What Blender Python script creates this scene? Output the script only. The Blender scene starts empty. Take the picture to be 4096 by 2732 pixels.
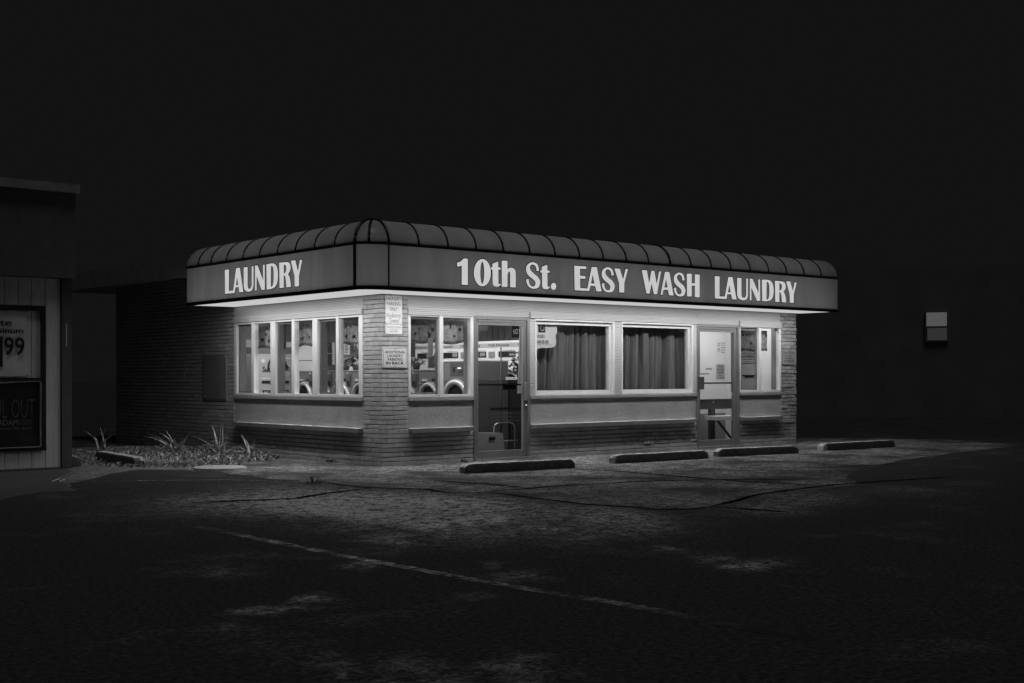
import bpy, bmesh, math, random
from mathutils import Vector, Matrix, Euler, noise
GLYPHS = {"LAUNDRY":[[[[6252,2633],[6548,2632],[6571,2716],[6677,2719],[6699,2636],[6815,2632],[6710,3018],[6605,3017],[6510,2674],[6367,2673],[6370,3014],[6250,3015]],[[6627,2888],[6664,2752],[6588,2751]]],[[[6835,2734],[6836,2730],[6836,2724],[6837,2717],[6839,2709],[6843,2701],[6847,2693],[6852,2684],[6858,2674],[6865,2665],[6874,2658],[6885,2651],[6899,2645],[6913,2640],[6928,2636],[6942,2632],[6956,2629],[6970,2628],[6983,2627],[6997,2627],[7011,2628],[7025,2630],[7040,2634],[7055,2638],[7068,2644],[7080,2650],[7089,2659],[7097,2669],[7104,2679],[7110,2690],[7114,2700],[7118,2710],[7120,2721],[7120,2731],[7121,2739],[7121,2745],[7122,3012],[7079,3012],[7078,2744],[7078,2740],[7078,2734],[7078,2727],[7077,2720],[7074,2714],[7070,2707],[7065,2699],[7059,2691],[7052,2684],[7045,2679],[7038,2675],[7031,2673],[7023,2671],[7016,2671],[7009,2670],[7002,2670],[6995,2671],[6989,2672],[6983,2674],[6977,2676],[6971,2681],[6965,2686],[6960,2692],[6955,2699],[6952,2705],[6949,2712],[6948,2720],[6947,2727],[6947,2734],[6946,2738],[6947,3013],[6836,3012]]],[[[7175,2635],[7214,2634],[7214,2865],[7371,2631],[7453,2632],[7452,3011],[7409,3012],[7413,2768],[7245,3014],[7177,3017]]],[[[7516,2630],[7628,2632],[7641,2634],[7660,2637],[7682,2640],[7704,2644],[7723,2649],[7738,2655],[7751,2661],[7764,2669],[7775,2678],[7785,2688],[7794,2699],[7803,2712],[7810,2727],[7816,2742],[7821,2758],[7825,2775],[7827,2793],[7829,2812],[7829,2831],[7829,2849],[7827,2867],[7824,2885],[7820,2902],[7815,2918],[7810,2932],[7804,2945],[7798,2956],[7790,2966],[7782,2975],[7772,2984],[7760,2991],[7746,2998],[7731,3004],[7715,3009],[7700,3012],[7685,3015],[7668,3016],[7653,3016],[7639,3016],[7629,3016],[7506,3012]],[[7633,2977],[7637,2977],[7644,2977],[7652,2977],[7660,2976],[7667,2974],[7673,2971],[7680,2968],[7686,2965],[7692,2960],[7697,2954],[7701,2946],[7704,2938],[7707,2928],[7710,2917],[7712,2905],[7713,2892],[7714,2877],[7714,2862],[7714,2846],[7714,2829],[7714,2811],[7713,2792],[7712,2772],[7711,2754],[7709,2738],[7707,2726],[7704,2715],[7701,2707],[7697,2699],[7693,2692],[7688,2686],[7683,2680],[7676,2676],[7670,2672],[7663,2670],[7656,2668],[7648,2667],[7640,2667],[7633,2667],[7628,2667]]],[[[7881,2630],[7990,2632],[7991,2812],[7995,2811],[8000,2811],[8006,2811],[8012,2810],[8018,2807],[8023,2804],[8028,2801],[8033,2796],[8037,2790],[8042,2782],[8046,2771],[8050,2758],[8053,2744],[8057,2728],[8060,2713],[8062,2696],[8064,2678],[8066,2659],[8068,2643],[8069,2632],[8187,2632],[8185,2645],[8181,2664],[8178,2686],[8173,2707],[8169,2725],[8165,2740],[8160,2753],[8156,2765],[8151,2775],[8145,2786],[8138,2795],[8130,2804],[8121,2812],[8114,2818],[8109,2823],[8116,2829],[8127,2838],[8139,2849],[8151,2860],[8160,2871],[8166,2881],[8171,2892],[8174,2903],[8176,2914],[8176,2925],[8175,2936],[8173,2946],[8170,2956],[8165,2966],[8158,2974],[8149,2982],[8138,2988],[8125,2994],[8112,2998],[8097,3002],[8080,3005],[8061,3007],[8041,3007],[8024,3008],[8012,3008],[7871,3010]],[[7992,2971],[7997,2970],[8006,2970],[8015,2969],[8025,2967],[8033,2965],[8039,2962],[8046,2957],[8051,2953],[8056,2947],[8060,2942],[8064,2935],[8066,2928],[8067,2921],[8068,2913],[8068,2905],[8066,2897],[8064,2889],[8062,2881],[8058,2873],[8054,2866],[8050,2861],[8044,2856],[8039,2853],[8032,2849],[8026,2847],[8019,2845],[8011,2843],[8003,2842],[7996,2841],[7991,2841]]],[[[8292,2780],[8295,2631],[8402,2629],[8405,2780],[8490,3006],[8438,3008],[8381,2841],[8305,3016],[8192,3014]]]],"EASY":[[[[2988,2638],[3294,2639],[3322,2721],[3427,2721],[3454,2640],[3563,2643],[3458,3020],[3351,3017],[3257,2675],[3103,2680],[3100,2824],[3210,2824],[3213,2868],[3098,2870],[3099,2976],[3229,2978],[3232,3018],[2979,3018]],[[3371,2904],[3410,2762],[3333,2760]]],[[[3828,2920],[3825,2936],[3821,2953],[3815,2970],[3809,2984],[3802,2994],[3793,3003],[3783,3011],[3772,3017],[3760,3022],[3748,3026],[3733,3029],[3718,3031],[3703,3032],[3688,3031],[3673,3028],[3658,3023],[3643,3017],[3628,3010],[3616,3003],[3606,2996],[3596,2988],[3589,2980],[3582,2970],[3577,2961],[3573,2950],[3570,2939],[3569,2927],[3569,2916],[3570,2904],[3573,2893],[3577,2881],[3582,2870],[3588,2859],[3596,2849],[3606,2839],[3617,2830],[3629,2821],[3642,2813],[3655,2805],[3668,2797],[3682,2790],[3696,2784],[3709,2777],[3720,2770],[3729,2763],[3737,2755],[3744,2748],[3750,2741],[3754,2734],[3757,2727],[3758,2721],[3759,2715],[3758,2709],[3757,2704],[3754,2698],[3751,2692],[3747,2687],[3742,2682],[3737,2678],[3731,2675],[3724,2672],[3716,2670],[3708,2668],[3700,2668],[3691,2669],[3681,2671],[3672,2673],[3662,2677],[3654,2682],[3647,2689],[3640,2698],[3634,2708],[3629,2718],[3626,2728],[3623,2739],[3622,2750],[3622,2761],[3622,2771],[3622,2778],[3570,2768],[3571,2762],[3572,2754],[3574,2745],[3576,2735],[3579,2726],[3582,2717],[3586,2707],[3590,2698],[3595,2689],[3602,2680],[3610,2672],[3619,2664],[3630,2657],[3641,2650],[3654,2645],[3668,2640],[3684,2637],[3700,2635],[3717,2634],[3733,2634],[3748,2635],[3764,2637],[3779,2641],[3793,2645],[3805,2651],[3815,2657],[3822,2664],[3829,2673],[3834,2681],[3838,2690],[3843,2699],[3847,2709],[3849,2719],[3851,2729],[3852,2738],[3852,2746],[3850,2753],[3848,2760],[3844,2767],[3839,2775],[3832,2785],[3824,2795],[3815,2805],[3804,2816],[3793,2825],[3780,2834],[3765,2841],[3750,2849],[3734,2856],[3720,2864],[3707,2873],[3694,2882],[3681,2891],[3670,2900],[3662,2909],[3655,2917],[3651,2924],[3648,2932],[3646,2939],[3645,2945],[3644,2952],[3645,2958],[3647,2964],[3649,2969],[3653,2974],[3657,2979],[3662,2984],[3668,2988],[3675,2992],[3682,2994],[3689,2996],[3696,2997],[3705,2997],[3713,2996],[3721,2995],[3729,2992],[3738,2989],[3746,2985],[3754,2980],[3760,2975],[3765,2969],[3769,2961],[3773,2953],[3775,2945],[3777,2938],[3779,2930],[3779,2922],[3780,2914],[3780,2908],[3780,2903],[3830,2909]]],[[[3953,2790],[3955,2644],[4065,2645],[4068,2800],[4150,3026],[4100,3026],[4042,2851],[3966,3021],[3849,3020]]]],"WASH":[[[[4577,2651],[4646,2651],[4696,2828],[4751,2647],[4821,2646],[4918,3024],[4875,3025],[4817,2809],[4759,3027],[4694,3027],[4640,2811],[4585,3029],[4470,3025]]],[[[4909,2643],[4948,2643],[4977,2726],[5084,2729],[5109,2644],[5217,2642],[5114,3027],[5016,3026]],[[5037,2912],[5077,2771],[4998,2768]]],[[[5484,2918],[5481,2934],[5477,2951],[5472,2968],[5466,2982],[5458,2992],[5449,3001],[5440,3008],[5429,3015],[5417,3020],[5404,3024],[5390,3027],[5375,3029],[5360,3030],[5345,3028],[5331,3026],[5315,3021],[5300,3015],[5286,3008],[5274,3002],[5263,2994],[5254,2986],[5246,2978],[5240,2969],[5235,2959],[5231,2949],[5228,2938],[5227,2926],[5227,2914],[5228,2903],[5231,2892],[5234,2880],[5240,2869],[5246,2858],[5254,2848],[5263,2838],[5274,2829],[5287,2820],[5299,2812],[5312,2804],[5325,2796],[5339,2789],[5353,2783],[5366,2776],[5377,2769],[5386,2762],[5394,2754],[5401,2747],[5407,2740],[5411,2733],[5414,2726],[5415,2720],[5416,2714],[5415,2709],[5413,2703],[5411,2697],[5408,2692],[5404,2686],[5399,2682],[5394,2678],[5388,2674],[5381,2671],[5373,2669],[5365,2668],[5357,2668],[5348,2669],[5339,2670],[5329,2673],[5320,2677],[5312,2682],[5304,2689],[5298,2698],[5292,2708],[5287,2718],[5283,2728],[5281,2738],[5280,2750],[5279,2761],[5280,2770],[5279,2777],[5228,2767],[5229,2762],[5230,2754],[5231,2745],[5234,2735],[5236,2726],[5240,2717],[5243,2707],[5248,2698],[5253,2688],[5260,2680],[5268,2672],[5277,2664],[5287,2656],[5299,2650],[5311,2644],[5325,2640],[5341,2637],[5358,2635],[5374,2633],[5390,2633],[5405,2635],[5421,2637],[5436,2641],[5450,2645],[5462,2650],[5471,2656],[5479,2664],[5485,2672],[5490,2681],[5495,2689],[5499,2698],[5503,2708],[5506,2718],[5507,2728],[5508,2737],[5508,2745],[5506,2752],[5504,2759],[5500,2766],[5495,2774],[5488,2783],[5480,2794],[5471,2804],[5461,2814],[5449,2824],[5436,2832],[5422,2840],[5406,2847],[5391,2855],[5377,2863],[5364,2872],[5351,2881],[5339,2890],[5328,2899],[5319,2907],[5313,2915],[5308,2923],[5305,2930],[5303,2937],[5302,2944],[5302,2950],[5303,2956],[5304,2962],[5307,2967],[5310,2972],[5314,2977],[5320,2982],[5326,2986],[5332,2990],[5339,2993],[5346,2994],[5354,2995],[5362,2995],[5370,2994],[5378,2993],[5386,2990],[5395,2987],[5403,2983],[5411,2978],[5417,2973],[5422,2967],[5426,2959],[5429,2951],[5432,2944],[5434,2936],[5435,2928],[5436,2920],[5436,2913],[5436,2906],[5436,2901],[5486,2907]]],[[[5549,2641],[5662,2644],[5663,2826],[5745,2828],[5744,2637],[5860,2635],[5862,3019],[5746,3020],[5745,2868],[5663,2868],[5664,3024],[5546,3021]]]],"10th":[[[[697,2882],[704,2883],[715,2885],[726,2887],[738,2889],[748,2891],[756,2893],[764,2895],[771,2897],[776,2899],[780,2900],[778,2627],[888,2626],[888,3006],[813,3007],[809,3002],[803,2996],[796,2989],[788,2982],[781,2975],[774,2970],[767,2965],[759,2961],[752,2956],[743,2953],[734,2950],[722,2947],[711,2945],[701,2943],[695,2941]]],[[[1312,2870],[1300,2912],[1281,2949],[1256,2979],[1227,3001],[1193,3014],[1158,3017],[1123,3010],[1090,2993],[1061,2968],[1036,2935],[1017,2897],[1006,2854],[1001,2810],[1005,2767],[1017,2725],[1035,2689],[1060,2659],[1089,2636],[1122,2623],[1157,2620],[1192,2626],[1225,2642],[1255,2667],[1281,2700],[1300,2739],[1311,2781],[1316,2826]],[[1194,2818],[1193,2783],[1190,2748],[1185,2718],[1179,2692],[1172,2673],[1164,2660],[1155,2656],[1147,2660],[1139,2671],[1132,2690],[1126,2715],[1121,2745],[1119,2779],[1118,2815],[1119,2850],[1122,2884],[1126,2915],[1132,2941],[1140,2960],[1148,2973],[1156,2977],[1165,2974],[1173,2962],[1180,2943],[1186,2918],[1190,2888],[1193,2854]]],[[[1348,2959],[1350,2909],[1322,2909],[1322,2875],[1353,2873],[1355,2712],[1355,2706],[1355,2697],[1356,2686],[1357,2676],[1358,2667],[1361,2660],[1364,2654],[1367,2648],[1372,2643],[1378,2638],[1385,2635],[1395,2632],[1405,2630],[1415,2628],[1424,2627],[1432,2627],[1441,2628],[1448,2629],[1456,2631],[1463,2633],[1470,2635],[1476,2638],[1482,2641],[1487,2645],[1492,2649],[1496,2654],[1500,2661],[1503,2667],[1505,2673],[1507,2677],[1503,2675],[1498,2673],[1493,2670],[1487,2668],[1482,2667],[1478,2666],[1474,2666],[1471,2666],[1468,2667],[1465,2668],[1463,2671],[1461,2675],[1460,2680],[1459,2684],[1458,2687],[1457,2878],[1498,2878],[1501,2910],[1456,2912],[1454,2998]]],[[[1526,2633],[1631,2632],[1633,2808],[1635,2814],[1638,2823],[1642,2832],[1646,2842],[1649,2849],[1653,2854],[1657,2858],[1662,2860],[1666,2862],[1669,2863],[1672,2862],[1675,2860],[1678,2856],[1680,2852],[1682,2848],[1683,2843],[1685,2836],[1686,2829],[1686,2822],[1687,2818],[1686,2630],[1792,2630],[1793,2838],[1792,2845],[1791,2854],[1789,2864],[1787,2875],[1783,2883],[1778,2891],[1772,2897],[1764,2903],[1757,2908],[1748,2912],[1739,2915],[1729,2917],[1719,2919],[1709,2919],[1699,2919],[1690,2919],[1681,2917],[1672,2915],[1665,2912],[1657,2909],[1651,2905],[1645,2900],[1640,2895],[1636,2890],[1633,2887],[1632,3019],[1525,3013]]]],"St.":[[[[2253,2913],[2250,2928],[2246,2946],[2241,2963],[2235,2977],[2227,2987],[2218,2996],[2209,3004],[2198,3010],[2186,3015],[2174,3019],[2159,3022],[2145,3024],[2130,3024],[2115,3023],[2100,3020],[2085,3016],[2070,3010],[2056,3003],[2043,2996],[2033,2988],[2024,2981],[2016,2972],[2010,2963],[2005,2953],[2001,2943],[1998,2931],[1997,2920],[1997,2908],[1998,2896],[2001,2885],[2004,2874],[2009,2863],[2016,2852],[2024,2841],[2033,2832],[2044,2822],[2056,2814],[2069,2805],[2082,2797],[2095,2790],[2109,2783],[2122,2776],[2135,2769],[2146,2762],[2156,2755],[2164,2748],[2170,2740],[2176,2733],[2180,2726],[2183,2720],[2185,2713],[2185,2707],[2184,2702],[2183,2696],[2180,2690],[2177,2685],[2173,2679],[2168,2674],[2163,2670],[2157,2667],[2150,2664],[2143,2662],[2135,2661],[2127,2660],[2118,2661],[2108,2663],[2099,2665],[2089,2669],[2081,2674],[2074,2682],[2067,2690],[2062,2700],[2057,2710],[2053,2720],[2051,2731],[2049,2742],[2049,2754],[2049,2763],[2049,2770],[1998,2760],[1999,2755],[2000,2747],[2001,2737],[2004,2728],[2006,2718],[2010,2709],[2013,2700],[2018,2690],[2023,2681],[2029,2672],[2038,2664],[2047,2656],[2057,2649],[2069,2642],[2081,2637],[2095,2633],[2111,2629],[2127,2627],[2143,2626],[2159,2626],[2174,2627],[2190,2630],[2205,2633],[2219,2638],[2231,2643],[2240,2649],[2248,2657],[2254,2665],[2259,2674],[2264,2682],[2268,2692],[2272,2702],[2275,2712],[2276,2721],[2277,2730],[2277,2738],[2275,2746],[2273,2752],[2269,2760],[2264,2768],[2257,2777],[2249,2787],[2240,2798],[2230,2808],[2218,2818],[2205,2826],[2191,2834],[2176,2841],[2161,2849],[2147,2857],[2134,2865],[2120,2875],[2108,2884],[2097,2893],[2088,2901],[2082,2909],[2078,2917],[2075,2924],[2073,2931],[2072,2938],[2071,2944],[2072,2950],[2074,2956],[2076,2962],[2080,2967],[2084,2972],[2089,2976],[2095,2981],[2102,2984],[2108,2987],[2115,2989],[2123,2990],[2131,2990],[2139,2989],[2147,2987],[2155,2985],[2164,2982],[2172,2978],[2180,2973],[2186,2968],[2191,2961],[2195,2954],[2198,2946],[2201,2938],[2203,2931],[2205,2923],[2205,2915],[2205,2907],[2205,2900],[2206,2896],[2255,2902]]],[[[2310,2963],[2311,2912],[2283,2912],[2283,2878],[2315,2876],[2317,2714],[2317,2708],[2317,2698],[2318,2688],[2319,2677],[2321,2669],[2323,2662],[2326,2655],[2330,2649],[2334,2644],[2340,2639],[2348,2636],[2358,2633],[2368,2631],[2379,2629],[2388,2628],[2397,2628],[2405,2629],[2413,2630],[2421,2632],[2428,2634],[2435,2636],[2441,2639],[2447,2642],[2453,2646],[2458,2650],[2462,2656],[2466,2662],[2469,2669],[2471,2674],[2473,2678],[2470,2677],[2465,2674],[2459,2672],[2453,2670],[2448,2668],[2444,2667],[2440,2667],[2436,2667],[2433,2668],[2430,2670],[2428,2673],[2426,2677],[2425,2681],[2424,2686],[2423,2688],[2422,2882],[2464,2881],[2467,2914],[2421,2916],[2419,3003]]],[[[2598,2701],[2589,2717],[2575,2728],[2558,2734],[2540,2733],[2523,2726],[2509,2713],[2500,2697],[2497,2679],[2500,2661],[2509,2645],[2523,2634],[2540,2629],[2558,2629],[2575,2636],[2589,2649],[2598,2665],[2601,2683]]]]}
R_ = random.Random(7)
SC = bpy.context.scene
COL = SC.collection
rad = math.radians

# ------------------------------------------------------------------ materials
def nt(name):
    m = bpy.data.materials.new(name); m.use_nodes = True
    t = m.node_tree; t.nodes.clear()
    return m, t, t.nodes, t.links
def nd(t, kind, **kw):
    n = t.nodes.new(kind)
    for k, v in kw.items():
        if hasattr(n, k): setattr(n, k, v)
    return n
def mth(t, op, a, b=None, clamp=False):
    n = t.nodes.new('ShaderNodeMath'); n.operation = op; n.use_clamp = clamp
    for i, v in enumerate((a, b)):
        if v is None: continue
        if isinstance(v, (int, float)): n.inputs[i].default_value = v
        else: t.links.new(v, n.inputs[i])
    return n.outputs[0]
def noise_out(t, scale, detail=4, rough=.55, stretch=None, coord='Object'):
    tc = t.nodes.new('ShaderNodeTexCoord'); src = tc.outputs[coord]
    if stretch:
        mp = t.nodes.new('ShaderNodeMapping'); mp.inputs['Scale'].default_value = stretch
        t.links.new(src, mp.inputs['Vector']); src = mp.outputs[0]
    n = t.nodes.new('ShaderNodeTexNoise'); n.inputs['Scale'].default_value = scale
    n.inputs['Detail'].default_value = detail; n.inputs['Roughness'].default_value = rough
    t.links.new(src, n.inputs['Vector'])
    return n.outputs['Fac']
def mrange(t, v, a, b, c, d):
    n = t.nodes.new('ShaderNodeMapRange')
    t.links.new(v, n.inputs[0])
    for i, x in enumerate((a, b, c, d)): n.inputs[i + 1].default_value = x
    return n.outputs[0]
def grey(t, v):
    n = t.nodes.new('ShaderNodeCombineColor')
    for i in range(3): t.links.new(v, n.inputs[i])
    return n.outputs[0]
def mat(name, base, rough=.6, var=.12, vscale=6, bump=0, bscale=40, metal=0, spec=.4, island=0, stretch=None, fine=None, emit=0, bdist=.01):
    m, t, N, L = nt(name)
    o = N.new('ShaderNodeOutputMaterial'); p = N.new('ShaderNodeBsdfPrincipled')
    p.inputs['Roughness'].default_value = rough; p.inputs['Metallic'].default_value = metal
    p.inputs['Specular IOR Level'].default_value = spec
    v = mrange(t, noise_out(t, vscale, 5, .6, stretch), .25, .75, base * (1 - var), base * (1 + var))
    if fine: v = mth(t, 'MULTIPLY', v, mrange(t, noise_out(t, fine[0], 2), .3, .7, 1 - fine[1], 1 + fine[1]))
    if island:
        g = N.new('ShaderNodeNewGeometry')
        v = mth(t, 'MULTIPLY', v, mrange(t, g.outputs['Random Per Island'], 0, 1, 1 - island, 1 + island))
    c = grey(t, v)
    L.new(c, p.inputs['Base Color'])
    if emit:
        L.new(c, p.inputs['Emission Color']); p.inputs['Emission Strength'].default_value = emit
    if bump:
        b = N.new('ShaderNodeBump'); b.inputs['Strength'].default_value = bump; b.inputs['Distance'].default_value = bdist
        L.new(noise_out(t, bscale, 4, .6), b.inputs['Height']); L.new(b.outputs[0], p.inputs['Normal'])
    L.new(p.outputs[0], o.inputs[0])
    return m
M = {}
M['brick'] = mat('painted_brick', .37, .7, .18, 9, .35, 60, island=.13)
M['split'] = mat('split_face_brick', .31, .8, .25, 14, 1.0, 24, island=.2, bdist=.03)
M['mortar'] = mat('mortar', .15, .9, .2, 20, .4, 80)
M['stucco'] = mat('stucco', .33, .85, .14, 3, .45, 20, fine=(30, .06), bdist=.02)
M['ledge'] = mat('shaded_ledge_edge', .17, .6, .3, 5, .2, 40)
M['ledgetop'] = mat('lit_ledge_top', .74, .7, .15, 9, .2, 40)  # light painted in: ledge top brighter, front edge darker
M['sill'] = mat('grey_window_sill', .30, .5, .15, 6)
M['siding'] = mat('ribbed_siding', .44, .5, .06, 2, 0)
M['white'] = mat('white_frame_paint', .70, .45, .08, 4)
M['alu'] = mat('anodised_aluminium', .26, .42, .16, 3, metal=.45, stretch=(6, 6, .6))
M['aludark'] = mat('dark_aluminium', .10, .4, .2, 3, metal=.3)
M['sash'] = mat('bronze_sash', .16, .45, .2, 5)
M['black'] = mat('black_trim', .012, .45, .2, 5)
M['doorglass'] = mat('washer_door_glass', .008, .2, .05, 5, spec=.2)
M['dark'] = mat('dark_grey', .05, .6, .2, 6)
M['ink'] = mat('black_ink', .012, .6, .05, 5)
M['greyink'] = mat('faded_ink', .07, .6, .3, 30)
M['signwhite'] = mat('sign_white', .70, .5, .08, 5)
M['paper'] = mat('paper', .72, .8, .07, 4)
M['greypaper'] = mat('grey_paper', .34, .8, .1, 4)
M['steel'] = mat('steel', .5, .3, .1, 8, metal=.8)
M['washer'] = mat('washer_enamel', .15, .4, .12, 3)
M['washerdark'] = mat('washer_dark_enamel', .085, .4, .12, 3)
M['ring'] = mat('washer_door_ring', .42, .3, .1, 3, metal=.4)
M['bigpanel'] = mat('big_washer_side', .07, .5, .15, 3)
M['appl'] = mat('white_enamel', .74, .35, .05, 3)
M['vend'] = mat('vending_enamel', .42, .4, .06, 3)
M['inwhite'] = mat('interior_white', .72, .6, .04, 2)
M['ingrey'] = mat('interior_grey_panel', .16, .7, .15, 3)
M['wainscot'] = mat('wainscot_grey', .24, .7, .15, 3)
M['infloor'] = mat('interior_floor', .04, .4, .3, 4)
M['curtain'] = mat('curtain_cloth', .20, .9, .35, 2.5, .3, 120, stretch=(7, 7, .5))
M['wood'] = mat('dark_wood', .06, .5, .3, 4, stretch=(8, 8, 1))
M['plant'] = mat('house_plant_leaf', .075, .5, .4, 9)
M['leaf'] = mat('bed_leaf', .27, .5, .6, 14, island=.9)
M['blade'] = mat('strap_leaf', .38, .45, .3, 10, island=.5)
M['farroof'] = mat('far_roof', .035, .9, .2, 2)
M['roof'] = mat('roofing', .05, .9, .2, 5)
M['fascboard'] = mat('eave_board', .55, .7, .2, 5)
M['board'] = mat('board_siding', .62, .75, .16, 5, .2, 40, stretch=(6, 6, .8), fine=(90, .1))
M['cap'] = mat('parapet_cap', .30, .8, .3, 8, .4, 60)
M['parapet'] = mat('parapet_dark', .12, .8, .2, 5)
M['trimdark'] = mat('dark_trim_board', .09, .6, .2, 5)
M['banner'] = mat('vinyl_banner', .62, .5, .1, 5, .3, 9)
M['bannerdark'] = mat('black_vinyl_banner', .012, .5, .2, 5)
M['outlineink'] = mat('dim_grey_ink', .11, .6, .2, 5)
M['stop'] = mat('wheel_stop_shaded_side', .10, .9, .45, 9, .9, 38, fine=(60, .2), bdist=.015)
M['stoptop'] = mat('wheel_stop_lit_top', .42, .9, .35, 12, .5, 38, fine=(60, .2), bdist=.008)  # lit tops and shaded sides put into two colours of one concrete
M['concrete'] = mat('pad_concrete', .40, .85, .15, 7, .3, 60)
M['farwall'] = mat('far_house_wall', .24, .9, .2, 1)
M['plate'] = mat('cover_plate_paint', .20, .5, .15, 4)
M['bin'] = mat('white_plastic_bin', .50, .5, .1, 4)

def emat(name, v, noise_scale=None, var=0, stretch=None):
    m, t, N, L = nt(name)
    o = N.new('ShaderNodeOutputMaterial'); e = N.new('ShaderNodeEmission')
    e.inputs['Color'].default_value = (1, 1, 1, 1)
    if noise_scale:
        L.new(mrange(t, noise_out(t, noise_scale, 4, .6, stretch), .3, .7, v * (1 - var), v * (1 + var)), e.inputs['Strength'])
    else: e.inputs['Strength'].default_value = v
    L.new(e.outputs[0], o.inputs[0]); return m
M['letter'] = emat('backlit_letter', .56, 2.5, .05)
M['soffit'] = emat('lit_soffit_panel', .56, 5, .05, (1, 1, 1))
M['farpane_a'] = emat('lit_pane', .085, 30, .2)
M['farpane_b'] = emat('dim_pane', .030, 30, .2)

def fabric(name, trans, gloss):
    m, t, N, L = nt(name)
    o = N.new('ShaderNodeOutputMaterial')
    v = mrange(t, noise_out(t, 1.6, 4, .6, (2.2, 2.2, .35)), .3, .7, trans * .82, trans * 1.12)
    v = mth(t, 'MULTIPLY', v, mrange(t, noise_out(t, 70, 2), .3, .7, .93, 1.07))
    tr = N.new('ShaderNodeBsdfTranslucent'); L.new(grey(t, v), tr.inputs[0])
    df = N.new('ShaderNodeBsdfDiffuse'); df.inputs[0].default_value = (.045, .045, .045, 1)
    a = N.new('ShaderNodeAddShader'); L.new(tr.outputs[0], a.inputs[0]); L.new(df.outputs[0], a.inputs[1])
    g = N.new('ShaderNodeBsdfGlossy'); g.inputs['Roughness'].default_value = .35
    mx = N.new('ShaderNodeMixShader'); mx.inputs[0].default_value = gloss
    L.new(a.outputs[0], mx.inputs[1]); L.new(g.outputs[0], mx.inputs[2]); L.new(mx.outputs[0], o.inputs[0])
    return m
M['fascia'] = fabric('backlit_awning_vinyl', .20, .03)
M['barrel'] = fabric('awning_top_vinyl', .13, .03)

def glass():
    m, t, N, L = nt('window_glass')
    o = N.new('ShaderNodeOutputMaterial')
    tr = N.new('ShaderNodeBsdfTransparent'); tr.inputs[0].default_value = (.93, .93, .93, 1)
    g = N.new('ShaderNodeBsdfGlossy'); g.inputs['Roughness'].default_value = .02
    ge = N.new('ShaderNodeNewGeometry'); dp = N.new('ShaderNodeVectorMath'); dp.operation = 'DOT_PRODUCT'
    L.new(ge.outputs['Incoming'], dp.inputs[0]); L.new(ge.outputs['Normal'], dp.inputs[1])
    c1 = mth(t, 'SUBTRACT', 1.0, mth(t, 'ABSOLUTE', dp.outputs['Value']))
    f = mth(t, 'ADD', mth(t, 'MULTIPLY', mth(t, 'POWER', c1, 5.0), .9), .03)
    mx = N.new('ShaderNodeMixShader'); L.new(f, mx.inputs[0]); L.new(tr.outputs[0], mx.inputs[1]); L.new(g.outputs[0], mx.inputs[2])
    L.new(mx.outputs[0], o.inputs[0]); return m
M['glass'] = glass()
def screen():
    m, t, N, L = nt('insect_screen_mesh')
    o = N.new('ShaderNodeOutputMaterial')
    tr = N.new('ShaderNodeBsdfTransparent'); df = N.new('ShaderNodeBsdfDiffuse'); df.inputs[0].default_value = (.012, .012, .012, 1)
    mx = N.new('ShaderNodeMixShader'); mx.inputs[0].default_value = .40
    L.new(tr.outputs[0], mx.inputs[1]); L.new(df.outputs[0], mx.inputs[2]); L.new(mx.outputs[0], o.inputs[0]); return m
M['screen'] = screen()
def valance_mat():
    m, t, N, L = nt('valance_print')
    o = N.new('ShaderNodeOutputMaterial'); p = N.new('ShaderNodeBsdfPrincipled'); p.inputs['Roughness'].default_value = .9
    v = mrange(t, noise_out(t, 9, 5, .7), .35, .65, .28, .62)
    L.new(grey(t, v), p.inputs['Base Color']); L.new(p.outputs[0], o.inputs[0]); return m
M['valance'] = valance_mat()

def ground_mat(name, base, worn_dapple, attr=True, speck=.75, thr=(.54, .74), amb=.35):
    m, t, N, L = nt(name)
    o = N.new('ShaderNodeOutputMaterial'); p = N.new('ShaderNodeBsdfPrincipled')
    p.inputs['Roughness'].default_value = 1; p.inputs['Specular IOR Level'].default_value = .05
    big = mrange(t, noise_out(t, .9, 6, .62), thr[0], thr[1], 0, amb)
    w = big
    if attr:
        a = N.new('ShaderNodeAttribute'); a.attribute_name = 'dapple_light'
        w = mth(t, 'ADD', a.outputs['Fac'], big)  # painted light dapple on top of the noise wear
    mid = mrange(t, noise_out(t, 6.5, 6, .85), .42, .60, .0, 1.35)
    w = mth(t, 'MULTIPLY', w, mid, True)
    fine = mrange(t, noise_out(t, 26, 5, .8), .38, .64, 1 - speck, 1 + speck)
    v = mth(t, 'MULTIPLY', mth(t, 'ADD', mth(t, 'MULTIPLY', w, worn_dapple), base), fine)
    L.new(grey(t, v), p.inputs['Base Color'])
    b = N.new('ShaderNodeBump'); b.inputs['Strength'].default_value = .6; b.inputs['Distance'].default_value = .008
    L.new(noise_out(t, 60, 4, .7), b.inputs['Height']); L.new(b.outputs[0], p.inputs['Normal'])
    L.new(p.outputs[0], o.inputs[0]); return m
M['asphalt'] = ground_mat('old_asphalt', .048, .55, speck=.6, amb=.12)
M['pavement'] = ground_mat('grey_pavement', .06, .28, False, .5, (.38, .62), .9)
M['gravel'] = ground_mat('dirt_strip', .11, .2, False, .6, (.4, .6), .8)
M['drive'] = ground_mat('grey_driveway', .09, .05, False, .4, (.4, .7), .5)
M['tar'] = mat('tar_seam', .010, 1.0, .2, 8, spec=0)
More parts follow.
